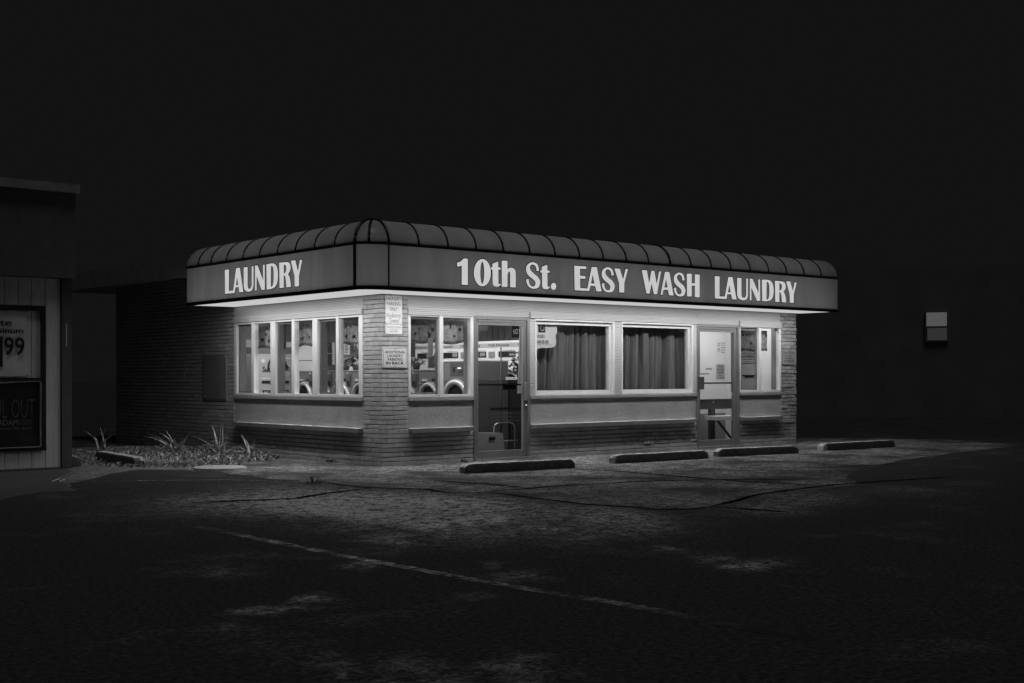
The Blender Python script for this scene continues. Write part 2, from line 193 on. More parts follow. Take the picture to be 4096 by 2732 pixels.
def paint_mat(name, fade):
    m, t, N, L = nt(name)
    o = N.new('ShaderNodeOutputMaterial'); p = N.new('ShaderNodeBsdfPrincipled'); p.inputs['Roughness'].default_value = 1; p.inputs['Specular IOR Level'].default_value = 0
    w = mrange(t, noise_out(t, 2.6, 6, .85), .43, .60, .06, 1)
    f = mrange(t, noise_out(t, 17, 6, .8), .42, .60, .1, 1.2)
    v = mth(t, 'MULTIPLY', w, f)
    if fade:    # worn away towards both ends of the line
        tc = N.new('ShaderNodeTexCoord'); sp = N.new('ShaderNodeSeparateXYZ'); L.new(tc.outputs['Object'], sp.inputs[0])
        v = mth(t, 'MULTIPLY', v, mrange(t, sp.outputs['Y'], -11.3, -8.4, .0, 1)); v = mth(t, 'MULTIPLY', v, mrange(t, sp.outputs['Y'], -4.9, -6.6, .08, 1))
    v = mth(t, 'ADD', mth(t, 'MULTIPLY', v, .85), .046)
    L.new(grey(t, v), p.inputs['Base Color']); L.new(p.outputs[0], o.inputs[0]); return m
M['paint_main'] = paint_mat('worn_lot_line', True)
M['paint'] = paint_mat('worn_line_paint', False)

# ------------------------------------------------------------------ mesh helpers
class MB:
    def __init__(s): s.v = []; s.f = []; s.m = []
    def quad(s, pts, mi=0):
        b = len(s.v); s.v += [tuple(p) for p in pts]; s.f.append(tuple(range(b, b + len(pts)))); s.m.append(mi)
    def box(s, a, b, mi=0, jit=0):
        x0, y0, z0 = (min(a[i], b[i]) for i in range(3)); x1, y1, z1 = (max(a[i], b[i]) for i in range(3))
        k = len(s.v)
        c = [(x0, y0, z0), (x1, y0, z0), (x1, y1, z0), (x0, y1, z0), (x0, y0, z1), (x1, y0, z1), (x1, y1, z1), (x0, y1, z1)]
        if jit: c = [tuple(q + R_.uniform(-jit, jit) for q in p) for p in c]
        s.v += c
        for f in ((0, 3, 2, 1), (4, 5, 6, 7), (0, 1, 5, 4), (1, 2, 6, 5), (2, 3, 7, 6), (3, 0, 4, 7)):
            s.f.append(tuple(k + i for i in f)); s.m.append(mi)
    def tube(s, pts, r, n=8, mi=0, cap=True):
        pts = [Vector(p) for p in pts]; k = len(s.v); N = len(pts)
        up = Vector((0, 0, 1))
        for i, p in enumerate(pts):
            d = (pts[min(i + 1, N - 1)] - pts[max(i - 1, 0)]).normalized()
            a = d.cross(up if abs(d.z) < .95 else Vector((1, 0, 0))).normalized(); b = d.cross(a)
            rr = r[i] if isinstance(r, (list, tuple)) else r
            for j in range(n):
                t = 2 * math.pi * j / n; s.v.append(tuple(p + a * rr * math.cos(t) + b * rr * math.sin(t)))
        for i in range(N - 1):
            for j in range(n):
                s.f.append((k + i * n + j, k + i * n + (j + 1) % n, k + (i + 1) * n + (j + 1) % n, k + (i + 1) * n + j)); s.m.append(mi)
        if cap:
            s.f.append(tuple(k + j for j in range(n))[::-1]); s.m.append(mi)
            s.f.append(tuple(k + (N - 1) * n + j for j in range(n))); s.m.append(mi)
    def lathe(s, prof, org, ax, n=28, mi=0):
        # prof: (radius, along-axis) pairs; ax: unit axis
        ax = Vector(ax); a = ax.orthogonal().normalized(); b = ax.cross(a); o = Vector(org); k = len(s.v)
        for r, h in prof:
            for j in range(n):
                t = 2 * math.pi * j / n; s.v.append(tuple(o + ax * h + (a * math.cos(t) + b * math.sin(t)) * r))
        for i in range(len(prof) - 1):
            for j in range(n):
                s.f.append((k + i * n + j, k + i * n + (j + 1) % n, k + (i + 1) * n + (j + 1) % n, k + (i + 1) * n + j)); s.m.append(mi)
    def sphere(s, c, r, n=10, mi=0, sq=(1, 1, 1)):
        k = len(s.v); c = Vector(c)
        for i in range(n + 1):
            ph = math.pi * i / n
            for j in range(2 * n):
                t = math.pi * j / n
                s.v.append((c.x + r * sq[0] * math.sin(ph) * math.cos(t), c.y + r * sq[1] * math.sin(ph) * math.sin(t), c.z + r * sq[2] * math.cos(ph)))
        w = 2 * n
        for i in range(n):
            for j in range(w):
                s.f.append((k + i * w + j, k + i * w + (j + 1) % w, k + (i + 1) * w + (j + 1) % w, k + (i + 1) * w + j)); s.m.append(mi)
    def build(s, name, mats, parent=None, loc=None, smooth=False, fix=True, bevel=0):
        me = bpy.data.meshes.new(name); me.from_pydata(s.v, [], s.f)
        for m_ in (mats if isinstance(mats, (list, tuple)) else [mats]): me.materials.append(M[m_] if isinstance(m_, str) else m_)
        me.polygons.foreach_set('material_index', s.m)
        if fix:
            bm = bmesh.new(); bm.from_mesh(me); bmesh.ops.recalc_face_normals(bm, faces=bm.faces); bm.to_mesh(me); bm.free()
        if smooth: me.polygons.foreach_set('use_smooth', [True] * len(me.polygons))
        me.update()
        return link(name, me, parent, bevel)
def link(name, me, parent=None, bevel=0):
    o = bpy.data.objects.new(name, me); COL.objects.link(o)
    if parent is not None:
        o.parent = parent; o.matrix_parent_inverse = parent.matrix_basis.inverted()   # children are written in world coordinates
    if bevel:
        b = o.modifiers.new('bevel', 'BEVEL'); b.width = bevel; b.segments = 2; b.limit_method = 'ANGLE'
    return o
def thing(name, label, cat, loc=(0, 0, 0), group=None):
    o = bpy.data.objects.new(name, None); COL.objects.link(o); o.location = loc; o.empty_display_size = .2
    return tag(o, label, cat, group)
def tag(o, label, cat, group=None):
    o['label'] = label; o['category'] = cat
    if group: o['group'] = group
    return o
def kind(o, k): o['kind'] = k; return o
def dup(root, loc, label, group=None):
    r = root.copy(); COL.objects.link(r); r.location = loc; r['label'] = label
    if group: r['group'] = group
    for ch in list(root.children):
        c = ch.copy(); COL.objects.link(c); c.parent = r; c.matrix_parent_inverse = ch.matrix_parent_inverse.copy()
        for g in list(ch.children):
            d = g.copy(); COL.objects.link(d); d.parent = c; d.matrix_parent_inverse = g.matrix_parent_inverse.copy()
    return r

# text -> mesh, on a plane given by origin, reading direction xd, up = +Z, outward normal = xd x z
def text_data(body, bold=0, shear=0, ext=.0015):
    cu = bpy.data.curves.new('t', 'FONT'); cu.body = body; cu.size = 1; cu.offset = bold; cu.shear = shear; cu.extrude = ext; cu.resolution_u = 3
    o = bpy.data.objects.new('t', cu); COL.objects.link(o)
    dg = bpy.context.evaluated_depsgraph_get(); me = bpy.data.meshes.new_from_object(o.evaluated_get(dg))
    bpy.data.objects.remove(o); bpy.data.curves.remove(cu)
    return [tuple(v.co) for v in me.vertices], [tuple(p.vertices) for p in me.polygons]
def add_text(mb, body, org, xd, w=None, h=.05, align='l', bold=.0, shear=0, mi=0, ext=.0015, lift=.0):
    vs, fs = text_data(body, bold, shear, 0)
    if not vs: return
    x0 = min(v[0] for v in vs); x1 = max(v[0] for v in vs); y0 = min(v[1] for v in vs); y1 = max(v[1] for v in vs)
    sy = h / (y1 - y0); sx = (w / (x1 - x0)) if w else sy
    X = Vector(xd).normalized(); Z = Vector((0, 0, 1)); Nn = X.cross(Z); o = Vector(org)
    W = (x1 - x0) * sx; off = {'l': 0, 'c': -W / 2, 'r': -W}[align]
    k = len(mb.v)
    for v in vs: mb.v.append(tuple(o + X * ((v[0] - x0) * sx + off) + Z * ((v[1] - y0) * sy) + Nn * lift))
    for f in fs: mb.f.append(tuple(i + k for i in f)); mb.m.append(mi)
XR = (1, 0, 0); XL = (0, -1, 0)

def rounded_plate(mb, u0, u1, z0, z1, r, d0, d1, mi=0, face='R', n=6):
    pts = []
    for cx, cz, a0 in ((u1 - r, z1 - r, 0), (u0 + r, z1 - r, 90), (u0 + r, z0 + r, 180), (u1 - r, z0 + r, 270)):
        for i in range(n + 1):
            t = rad(a0 + 90 * i / n); pts.append((cx + r * math.cos(t), cz + r * math.sin(t)))
    P = (lambda u, d, z: (u, d, z)) if face == 'R' else (lambda u, d, z: (d, u, z))
    a = [P(u, d0, z) for u, z in pts]; b = [P(u, d1, z) for u, z in pts]
    mb.quad(a, mi); mb.quad(b[::-1], mi)
    for i in range(len(pts)):
        j = (i + 1) % len(pts); mb.quad([a[i], a[j], b[j], b[i]], mi)
def PR(u, d, z): return (u, d, z)
def PL(u, d, z): return (d, u, z)
def fbox(mb, P, u0, u1, z0, z1, d0, d1, mi=0): mb.box(P(u0, d0, z0), P(u1, d1, z1), mi)
def ring(mb, P, u0, u1, z0, z1, w, d0, d1, mi=0):
    fbox(mb, P, u0, u0 + w, z0, z1, d0, d1, mi); fbox(mb, P, u1 - w, u1, z0, z1, d0, d1, mi)
    fbox(mb, P, u0 + w, u1 - w, z0, z0 + w, d0, d1, mi); fbox(mb, P, u0 + w, u1 - w, z1 - w, z1, d0, d1, mi)
def ribbed(mb, P, u0, u1, z0, z1, d, back, pitch=.024, dep=.006, mi=0):
    n = max(1, round((z1 - z0) / pitch)); h = (z1 - z0) / n
    for i in range(n):
        a = z0 + i * h; b = a + h
        mb.quad([P(u0, d, a + h * .12), P(u1, d, a + h * .12), P(u1, d + dep, b), P(u0, d + dep, b)], mi)
        mb.quad([P(u0, d + dep, a), P(u1, d + dep, a), P(u1, d, a + h * .12), P(u0, d, a + h * .12)], mi)
    fbox(mb, P, u0, u1, z0, z1, d + dep, back, mi)

# ------------------------------------------------------------------ camera, world, lamps
cam = bpy.data.cameras.new('camera'); co = bpy.data.objects.new('camera', cam); COL.objects.link(co)
yaw, roll = .6978, -.0026
fw = Vector((math.sin(yaw), math.cos(yaw), 0)); rt = Vector((math.cos(yaw), -math.sin(yaw), 0)); up = Vector((0, 0, 1))
c_, s_ = math.cos(roll), math.sin(roll); rt2 = rt * c_ + up * s_; up2 = up * c_ - rt * s_
mtx = Matrix((rt2, up2, -fw)).transposed().to_4x4(); mtx.translation = (-10.5428, -15.5065, 1.3055)
co.matrix_world = mtx; cam.sensor_width = 36; cam.lens = 5142.1 / 4096 * 36; cam.shift_y = 140 / 4096; cam.clip_end = 800
SC.camera = co
w = bpy.data.worlds.new('World'); SC.world = w; w.use_nodes = True
bg = w.node_tree.nodes['Background']; bg.inputs[0].default_value = (1, 1, 1, 1); bg.inputs[1].default_value = .0062
vs = SC.view_settings; vs.view_transform = 'Standard'; vs.look = 'None'; vs.exposure = 0; vs.gamma = 1
SC.cycles.use_denoising = True
SC.cycles.max_bounces = 8; SC.cycles.transparent_max_bounces = 24
SC.cycles.caustics_reflective = False; SC.cycles.caustics_refractive = False

sun = bpy.data.lights.new('fill_sun', 'SUN'); sun.energy = .30; sun.angle = rad(14)  # unseen fill lamp added to lift the dark ground and store
so = bpy.data.objects.new('fill_sun', sun); COL.objects.link(so)
el = rad(74); az = Vector((-.12, -1, 0)).normalized()
dirn = -(az * math.cos(el) + Vector((0, 0, math.sin(el))))
so.rotation_euler = dirn.to_track_quat('-Z', 'Y').to_euler()
def area(name, loc, sx, sy, power, dirv, xaxis):
    l = bpy.data.lights.new(name, 'AREA'); l.shape = 'RECTANGLE'; l.size = sx; l.size_y = sy; l.energy = power
    o = bpy.data.objects.new(name, l); COL.objects.link(o)
    z = -Vector(dirv).normalized(); x = Vector(xaxis).normalized(); y = z.cross(x)
    m = Matrix((x, y, z)).transposed().to_4x4(); m.translation = loc; o.matrix_world = m
    return o
PW = 10.5
area('soffit_tube_a', (4.4, -.60, 2.497), 10.2, .10, PW * 10.2, (0, 0, -1), (1, 0, 0))
area('soffit_tube_b', (-.60, 1.85, 2.497), 4.0, .10, PW * 4.0, (0, 0, -1), (0, 1, 0))
PI_ = 1.2
area('awning_tube_a', (4.75, -.12, 2.66), 9.6, .06, PI_ * .88 * 9.6, (0, -1, .55), (1, 0, 0))
area('awning_tube_b', (-.12, 2.15, 2.66), 4.4, .06, PI_ * 4.4, (-1, 0, .55), (0, 1, 0))
for i, (x, y, sx, sy, p) in enumerate(((1.4, 4.0, .3, 6.4, 150), (4.2, 4.2, .3, 5.0, 72), (8.2, .7, 1.8, .7, 31), (2.3, .75, 2.4, .2, 34))):
    area('ceiling_tube', (x, y, 2.68), sx, sy, p, (0, 0, -1), (1, 0, 0))

# ------------------------------------------------------------------ ground
def inside(p, poly):
    x, y = p; c = False; n = len(poly)
    for i in range(n):
        (x1, y1), (x2, y2) = poly[i], poly[(i + 1) % n]
        if (y1 > y) != (y2 > y) and x < (x2 - x1) * (y - y1) / (y2 - y1) + x1: c = not c
    return c
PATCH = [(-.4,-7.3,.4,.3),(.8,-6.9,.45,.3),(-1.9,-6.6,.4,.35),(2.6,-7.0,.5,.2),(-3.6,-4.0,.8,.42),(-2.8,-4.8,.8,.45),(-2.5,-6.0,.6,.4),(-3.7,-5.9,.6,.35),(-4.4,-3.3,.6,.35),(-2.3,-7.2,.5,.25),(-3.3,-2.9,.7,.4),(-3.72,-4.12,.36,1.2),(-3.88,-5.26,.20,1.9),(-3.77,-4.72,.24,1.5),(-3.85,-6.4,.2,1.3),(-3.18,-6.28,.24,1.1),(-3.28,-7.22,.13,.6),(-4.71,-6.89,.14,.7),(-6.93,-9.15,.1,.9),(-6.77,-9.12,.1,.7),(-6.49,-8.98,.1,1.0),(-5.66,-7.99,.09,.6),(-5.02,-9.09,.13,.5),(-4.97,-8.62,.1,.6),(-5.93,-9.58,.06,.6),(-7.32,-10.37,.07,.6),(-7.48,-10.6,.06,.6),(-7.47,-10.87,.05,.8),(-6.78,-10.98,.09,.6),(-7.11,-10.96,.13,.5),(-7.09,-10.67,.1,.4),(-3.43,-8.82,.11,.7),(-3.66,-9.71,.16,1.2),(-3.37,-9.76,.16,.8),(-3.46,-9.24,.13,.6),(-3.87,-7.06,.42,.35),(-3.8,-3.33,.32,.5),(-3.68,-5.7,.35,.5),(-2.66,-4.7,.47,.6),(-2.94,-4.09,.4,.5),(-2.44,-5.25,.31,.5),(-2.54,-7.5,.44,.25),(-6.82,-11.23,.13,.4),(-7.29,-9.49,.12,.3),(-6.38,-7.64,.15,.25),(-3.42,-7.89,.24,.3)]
def axis(lo, hi, fine0, fine1, st):
    a = []
    x = fine0
    while x <= fine1: a.append(x); x += st
    g = st; x = fine1
    while x < hi: g *= 1.5; x += g; a.append(min(x, hi))
    g = st; x = fine0
    while x > lo: g *= 1.5; x -= g; a.append(max(x, lo))
    return sorted(set(a))
gx = axis(-300, 300, -10.5, 2, .07); gy = axis(-300, 300, -13.5, -1, .07)
gv = [(x, y, 0) for y in gy for x in gx]; nx = len(gx)
gf = [(j * nx + i, j * nx + i + 1, (j + 1) * nx + i + 1, (j + 1) * nx + i) for j in range(len(gy) - 1) for i in range(nx - 1)]
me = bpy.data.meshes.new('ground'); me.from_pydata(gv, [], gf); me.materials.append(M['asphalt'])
at = me.attributes.new('dapple_light', 'FLOAT', 'POINT')
dapple_light = []  # pale blobs: dappled light painted into the asphalt albedo
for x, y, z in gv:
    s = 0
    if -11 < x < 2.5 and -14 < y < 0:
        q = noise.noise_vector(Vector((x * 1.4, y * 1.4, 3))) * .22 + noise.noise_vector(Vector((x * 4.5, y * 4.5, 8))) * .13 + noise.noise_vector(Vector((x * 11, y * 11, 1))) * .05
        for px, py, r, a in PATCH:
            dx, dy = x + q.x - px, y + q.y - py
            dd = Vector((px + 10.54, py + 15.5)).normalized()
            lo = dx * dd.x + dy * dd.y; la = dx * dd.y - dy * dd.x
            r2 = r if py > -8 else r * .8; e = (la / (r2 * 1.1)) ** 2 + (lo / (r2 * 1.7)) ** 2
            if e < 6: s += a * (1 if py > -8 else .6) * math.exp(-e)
    dapple_light.append(s)
at.data.foreach_set('value', dapple_light)
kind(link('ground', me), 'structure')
def sheet(name, pts, z, m_, jit=.0, sub=8):
    out = []
    n = len(pts)
    for i in range(n):
        a, b = pts[i], pts[(i + 1) % n]
        for k in range(sub):
            t = k / sub; q = noise.noise_vector(Vector((a[0] + (b[0] - a[0]) * t, a[1] + (b[1] - a[1]) * t, 1)) * 3.1)
            out.append((a[0] + (b[0] - a[0]) * t + q.x * jit, a[1] + (b[1] - a[1]) * t + q.y * jit, z))
    mb = MB(); mb.quad(out)
    return kind(mb.build(name, m_, fix=False), 'structure')
APRON = [(-1.0,2.2),(-1.5,1.3),(-2.2,.74),(-2.28,.2),(-2.28,-.27),(-2.34,-.94),(-2.2,-1.3),(-2.08,-1.75),(-2.15,-2.37),(-2.11,-2.87),(-1.72,-3.44),(-1.83,-3.98),(-1.43,-4.22),(-1.51,-5.06),(-1.54,-5.87),(-1.42,-6.51),(-1.39,-6.76),(-1.11,-7.0),(-.75,-6.93),(-.16,-6.73),(.72,-6.38),(1.16,-6.31),(1.63,-6.5),(2.6,-6.3),(3.4,-5.6),(4.6,-4.9),(6.4,-4.3),(9,-3.7),(12,-3.3),(13,-1.2),(12,.6),(9.7,1.6),(.12,.12),(.12,2.2)]
sheet('pavement', APRON, .002, 'pavement', .05)  # right-hand edge shaped to follow where the lit ground fades
GRAV = [(-4.9,-.9),(-4.57,.08),(-4.03,.68),(-3.52,1.31),(-3.09,1.73),(-2.85,1.78),(-2.43,1.14),(-2.2,.76),(-1.5,1.32),(-1.0,2.2),(.1,2.2),(.1,8),(-3.4,8),(-3.6,3.2),(-3.7,2.2),(-4.3,1.2)]
sheet('planting_bed', GRAV, .003, 'gravel', .06)
sheet('driveway', [(-12,-1.8),(-6,-1.6),(-5.26,-.77),(-4.9,-.9),(-4.3,1.2),(-3.7,2.2),(-3.6,3.4),(-12,3.4)], .0015, 'drive', .05)
def strip(mb, pts, w, z, jit=.01, taper=True):
    P = []
    for i in range(len(pts) - 1):
        a, b = Vector(pts[i]), Vector(pts[i + 1]); k = max(2, int((b - a).length / .12))
        for t in range(k): P.append(a.lerp(b, t / k))
    P.append(Vector(pts[-1])); N = len(P); A = []
    for i, p in enumerate(P):
        d = (P[min(i + 1, N - 1)] - P[max(i - 1, 0)]).normalized(); n = Vector((-d.y, d.x))
        q = noise.noise(Vector((p.x * 4, p.y * 4, w * 99))); q2 = noise.noise(Vector((p.x * 1.5, p.y * 1.5, 5 + w)))
        ww = w * (1 + .5 * q) * .5; c = p + n * q2 * jit * 4
        if taper: ww *= min(1, (i + .5) / 4, (N - i - .5) / 4)
        A.append((c + n * ww, c - n * ww))
    for i in range(N - 1):
        mb.quad([(*A[i][0], z), (*A[i + 1][0], z), (*A[i + 1][1], z), (*A[i][1], z)])
mb = MB()
for pts, w_ in (([(-.9,-2.28),(-.9,-2.55),(-.78,-3.3),(-.74,-4.18)], .045), ([(-1.41,-4.15),(-.1,-4.15),(1.18,-4.41),(2.04,-4.92),(2.6,-5.6)], .05),
                ([(1.75,-2.31),(1.9,-2.82),(1.86,-3.76),(1.83,-5.09),(2.06,-6.13)], .05), ([(-4.53,-3.12),(-3.45,-3.42),(-2.88,-3.14),(-2.11,-2.87)], .05),
                ([(-2.08,-1.75),(-2.15,-2.37),(-2.11,-2.87),(-1.72,-3.44),(-1.83,-3.98),(-1.43,-4.22)], .06), ([(-.75,-6.93),(-.16,-6.73),(.72,-6.38),(1.16,-6.31),(2.4,-6.2),(4.5,-6.5)], .07),
                ([(-1.43,-4.22),(-1.51,-5.06),(-1.54,-5.87),(-1.42,-6.51),(-1.39,-6.76),(-1.11,-7.0),(-.75,-6.93)], .05), ([(-.75,-6.97),(-.69,-7.37),(-.62,-7.8)], .06),
                ([(.6,-3.6),(1.3,-3.9),(1.4,-4.4)], .03), ([(3.4,-3.4),(4.6,-4.4),(6.4,-4.7)], .04), ([(4.6,-2.6),(5.2,-3.2)], .03)):
    strip(mb, pts, w_ * (1.1 if len(pts) > 5 else 1.9), .0036)
kind(mb.build('tar_seams', 'tar', fix=False), 'structure')
mb = MB()
strip(mb, [(-5.43,-4.95),(-5.43,-5.19),(-5.46,-7.43),(-5.43,-9.03),(-5.33,-10.27),(-5.34,-11.6)], .10, .0015, .004, False)
kind(mb.build('parking_line', 'paint_main', fix=False), 'structure'); mb = MB()
strip(mb, [(-4.32,.28),(-3.55,-.12),(-2.85,-.64),(-2.38,-1.41),(-2.08,-1.75)], .035, .0032, .004)
strip(mb, [(7.44,-2.06),(7.62,-3.0),(7.72,-3.9),(7.8,-4.6)], .07, .0042, .004)
strip(mb, [(9.96,-2.07),(11.5,-2.33)], .06, .0042, .004)
kind(mb.build('stall_lines', 'paint', fix=False), 'structure')

# ------------------------------------------------------------------ laundry building
B = thing('laundry_building', 'white painted brick laundry lit up at night under a curved sign awning', 'laundry building')
T = .2
CH = .0677
def bricks(mb, P, u0, u1, z0, z1, off0=0, rough=lambda u, z: 0):
    n = round((z1 - z0) / CH)
    for i in range(n):
        a = z0 + i * CH + .005; b = z0 + (i + 1) * CH - .005
        if b > z1 + .01: break
        u = u0 - ((i % 2) * .1 + off0) - R_.uniform(0, .02)
        while u < u1:
            e = u + .2
            s0, s1 = max(u, u0), min(e, u1)
            if s1 - s0 > .015:
                rr = rough(s0, a); d = R_.uniform(-.002, .002) - (R_.uniform(0, .016) if rr else 0)
                ua = s0 + (.0028 if s0 > u0 else 0); ub = s1 - (.0028 if s1 < u1 else 0); za = a + R_.uniform(-.0015, .0015); zb = b + R_.uniform(-.0015, .0015)
                ch = R_.uniform(.007, .014); cz = R_.uniform(.005, .010); d2 = d + R_.uniform(-.0012, .0012); k = len(mb.v)
                for u_, dd in ((ua, d), (ub, d2)):
                    mb.v += [P(u_, dd, za), P(u_, dd, zb - cz), P(u_, dd + ch, zb), P(u_, .1, zb), P(u_, .1, za)]
                for f in ((0, 1, 6, 5), (1, 2, 7, 6), (2, 3, 8, 7), (3, 4, 9, 8), (4, 0, 5, 9), (4, 3, 2, 1, 0), (5, 6, 7, 8, 9)):
                    mb.f.append(tuple(k + q for q in f)); mb.m.append(1 if rr else 0)
            u = e
mb = MB()
rough_r = lambda u, z: (u > 9.16 and z > .33 and R_.random() < .85) or (7.9 < u < 9.2 and .2 < z < .36) or (5.2 < u < 6.8 and .13 < z < .3 and R_.random() < .8)
bricks(mb, PR, 0, .463, 0, 2.5); bricks(mb, PR, .463, 1.682, 0, .474, .05); bricks(mb, PR, 2.833, 6.77, 0, .474, .03, rough_r)
bricks(mb, PR, 7.95, 9.162, 0, .474, .07, rough_r); bricks(mb, PR, 9.162, 9.62, 0, 2.5, 0, rough_r)
bricks(mb, PL, .1025, .5, 0, 2.5, .1); bricks(mb, PL, .5, 4.494, 0, .474, .03); bricks(mb, PL, 4.494, 9.5, 0, 3.1, .06)
for P, segs in ((PR, ((.014, .463, 0, 2.5), (.463, 1.682, 0, .474), (2.833, 6.77, 0, .474), (7.95, 9.162, 0, .474), (9.162, 9.606, 0, 2.5))),
                (PL, ((.203, .5, 0, 2.5), (.5, 4.494, 0, .474), (4.494, 9.5, 0, 3.1)))):
    for u0, u1, z0, z1 in segs: fbox(mb, P, u0, u1, z0, z1 - .003, .012, T, 2)
mb.build('brick_wall', ['brick', 'split', 'mortar'], B)
# stucco aprons + ledges + sills
for P, u0, u1 in ((PL, .5, 4.494), (PR, .463, 1.682), (PR, 2.833, 6.77), (PR, 7.95, 9.162)):
    mb = MB(); fbox(mb, P, u0 + .001, u1 - .001, .545, .9445, .014, T); mb.build('stucco_panel', 'stucco', B)
    if P is PL: u1 -= .05
    else: u1 -= .045
    mb = MB(); n = int((u1 - u0) / .3) + 2
    us = [u0 + .002 + (u1 - u0 - .004) * i / (n - 1) for i in range(n)]
    ds = [-.085 + R_.uniform(-.003, .003) for _ in us]; zs = [.543 + R_.uniform(-.004, .002) for _ in us]
    for i in range(n - 1):
        a, b = us[i], us[i + 1]
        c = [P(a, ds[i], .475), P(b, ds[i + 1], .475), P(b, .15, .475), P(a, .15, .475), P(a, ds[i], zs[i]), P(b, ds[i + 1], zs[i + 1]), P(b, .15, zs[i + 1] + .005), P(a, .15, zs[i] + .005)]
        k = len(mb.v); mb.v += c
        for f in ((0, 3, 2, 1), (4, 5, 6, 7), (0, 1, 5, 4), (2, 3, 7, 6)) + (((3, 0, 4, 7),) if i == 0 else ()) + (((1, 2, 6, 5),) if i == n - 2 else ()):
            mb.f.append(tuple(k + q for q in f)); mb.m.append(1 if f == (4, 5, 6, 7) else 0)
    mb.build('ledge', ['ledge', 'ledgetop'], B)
# header siding
mb = MB()
ribbed(mb, PR, .463, 1.69, 2.315, 2.498, .006, T); ribbed(mb, PR, 1.692, 2.83, 2.245, 2.498, .004, T); ribbed(mb, PR, 2.832, 6.774, 2.325, 2.498, .006, T)
ribbed(mb, PR, 6.778, 7.944, 2.245, 2.498, .004, T); ribbed(mb, PR, 7.946, 9.16, 2.31, 2.498, .006, T)
mb.build('header_siding', 'siding', B)
mb = MB(); ribbed(mb, PL, .502, 4.49, 2.315, 2.498, .006, T); mb.build('header_siding', 'siding', B)
for P, u0, u1, zb in ((PL, .497, 4.494, 2.235), (PR, .455, 1.684, 2.222), (PR, 2.832, 6.774, 2.232), (PR, 7.948, 9.16, 2.215)):
    mb = MB(); ribbed(mb, P, u0, u1, zb, 2.325, -.028, .15, .024, .007); mb.build('window_header', 'siding', B)
# wide ribbed jambs beside the curtain windows
for a, b in ((2.834, 2.935), (4.717, 4.877), (6.678, 6.772)):
    mb = MB(); ribbed(mb, PR, a, b, .99, 2.231, -.004, T, .05, .004); mb.build('jamb_siding', 'siding', B)

def pair_window(P, panes, u_out, sill_out, sgn):
    """two-pane window; panes = [(u0,u1) left, (u0,u1) right] seen from outside; sgn=+1 when u grows to the viewer's right"""
    (l0, l1), (r0, r1) = [tuple(sorted(p)) for p in panes]
    lo, hi = sorted(u_out); z0, z1, zt = 1.038, 2.2, 2.234
    mb = MB()
    first, second = ((l0, l1), (r0, r1)) if sgn > 0 else ((r0, r1), (l0, l1))
    fbox(mb, P, lo, first[0], 1.0, zt, -.006, .075); fbox(mb, P, second[1], hi, 1.0, zt, -.006, .075)
    fbox(mb, P, first[1], second[0], 1.0, zt, -.014, .075)
    for a, b in (first, second):
        fbox(mb, P, a, b, 1.0, z0, -.004, .075); fbox(mb, P, a, b, z1, zt, -.004, .075)
    W = mb.build('window', 'white', B, bevel=.003)
    mb = MB(); fbox(mb, P, l0, l1, z0, z1, .066, .070); fbox(mb, P, r0, r1, z0, z1, .03, .034); mb.build('pane', 'glass', W)
    mb = MB(); ring(mb, P, l0 + .001, l1 - .001, z0 + .001, z1 - .001, .032, .036, .058); mb.build('sash', 'sash', W)
    mb = MB(); mb.quad([P(l0 + .03, .05, z0 + .03), P(l1 - .03, .05, z0 + .03), P(l1 - .03, .05, z1 - .03), P(l0 + .03, .05, z1 - .03)]); mb.build('insect_screen', 'screen', W, fix=False)
    mb = MB(); fbox(mb, P, *sorted(sill_out), .945, .996, -.022, .12); mb.build('sill', 'sill', W, bevel=.004)
    mb = MB()
    for a, b in ((lo, lo + .03), (hi - .03, hi)): fbox(mb, P, a, b, 1.0, 2.23, .078, .21)
    fbox(mb, P, lo + .03, hi - .03, 1.0, 1.02, .078, .21); mb.build('jamb', 'wainscot', W)
pair_window(PL, [(4.404, 3.866), (3.782, 3.242)], (4.494, 3.165), (4.494, 3.163), -1)
pair_window(PL, [(3.08, 2.543), (2.459, 1.923)], (3.163, 1.852), (3.161, 1.852), -1)
pair_window(PL, [(1.776, 1.225), (1.149, .61)], (1.850, .503), (1.850, .503), -1)
pair_window(PR, [(.507, 1.032), (1.102, 1.629)], (.465, 1.688), (.465, 1.682), 1)
pair_window(PR, [(7.975, 8.495), (8.564, 9.108)], (7.952, 9.16), (7.952, 9.16), 1)
for a, b in ((2.938, 4.714), (4.88, 6.675)):
    mb = MB()
    fbox(mb, PR, a, a + .02, .99, 2.228, -.012, .12); fbox(mb, PR, b - .035, b, .99, 2.228, -.012, .12)
    fbox(mb, PR, a + .02, b - .035, .99, 1.02, -.012, .12); fbox(mb, PR, a + .02, b - .035, 2.20, 2.228, -.012, .12)
    ring(mb, PR, a + .021, b - .036, 1.021, 2.199, .055, .035, .118)
    W = mb.build('window', 'white', B, bevel=.003)
    mb = MB(); fbox(mb, PR, a + .076, b - .091, 1.076, 2.144, .075, .08); mb.build('pane', 'glass', W)
    mb = MB(); fbox(mb, PR, a - .10, b + .08, .945, .984, -.02, .12); mb.build('sill', 'sill', W, bevel=.004)

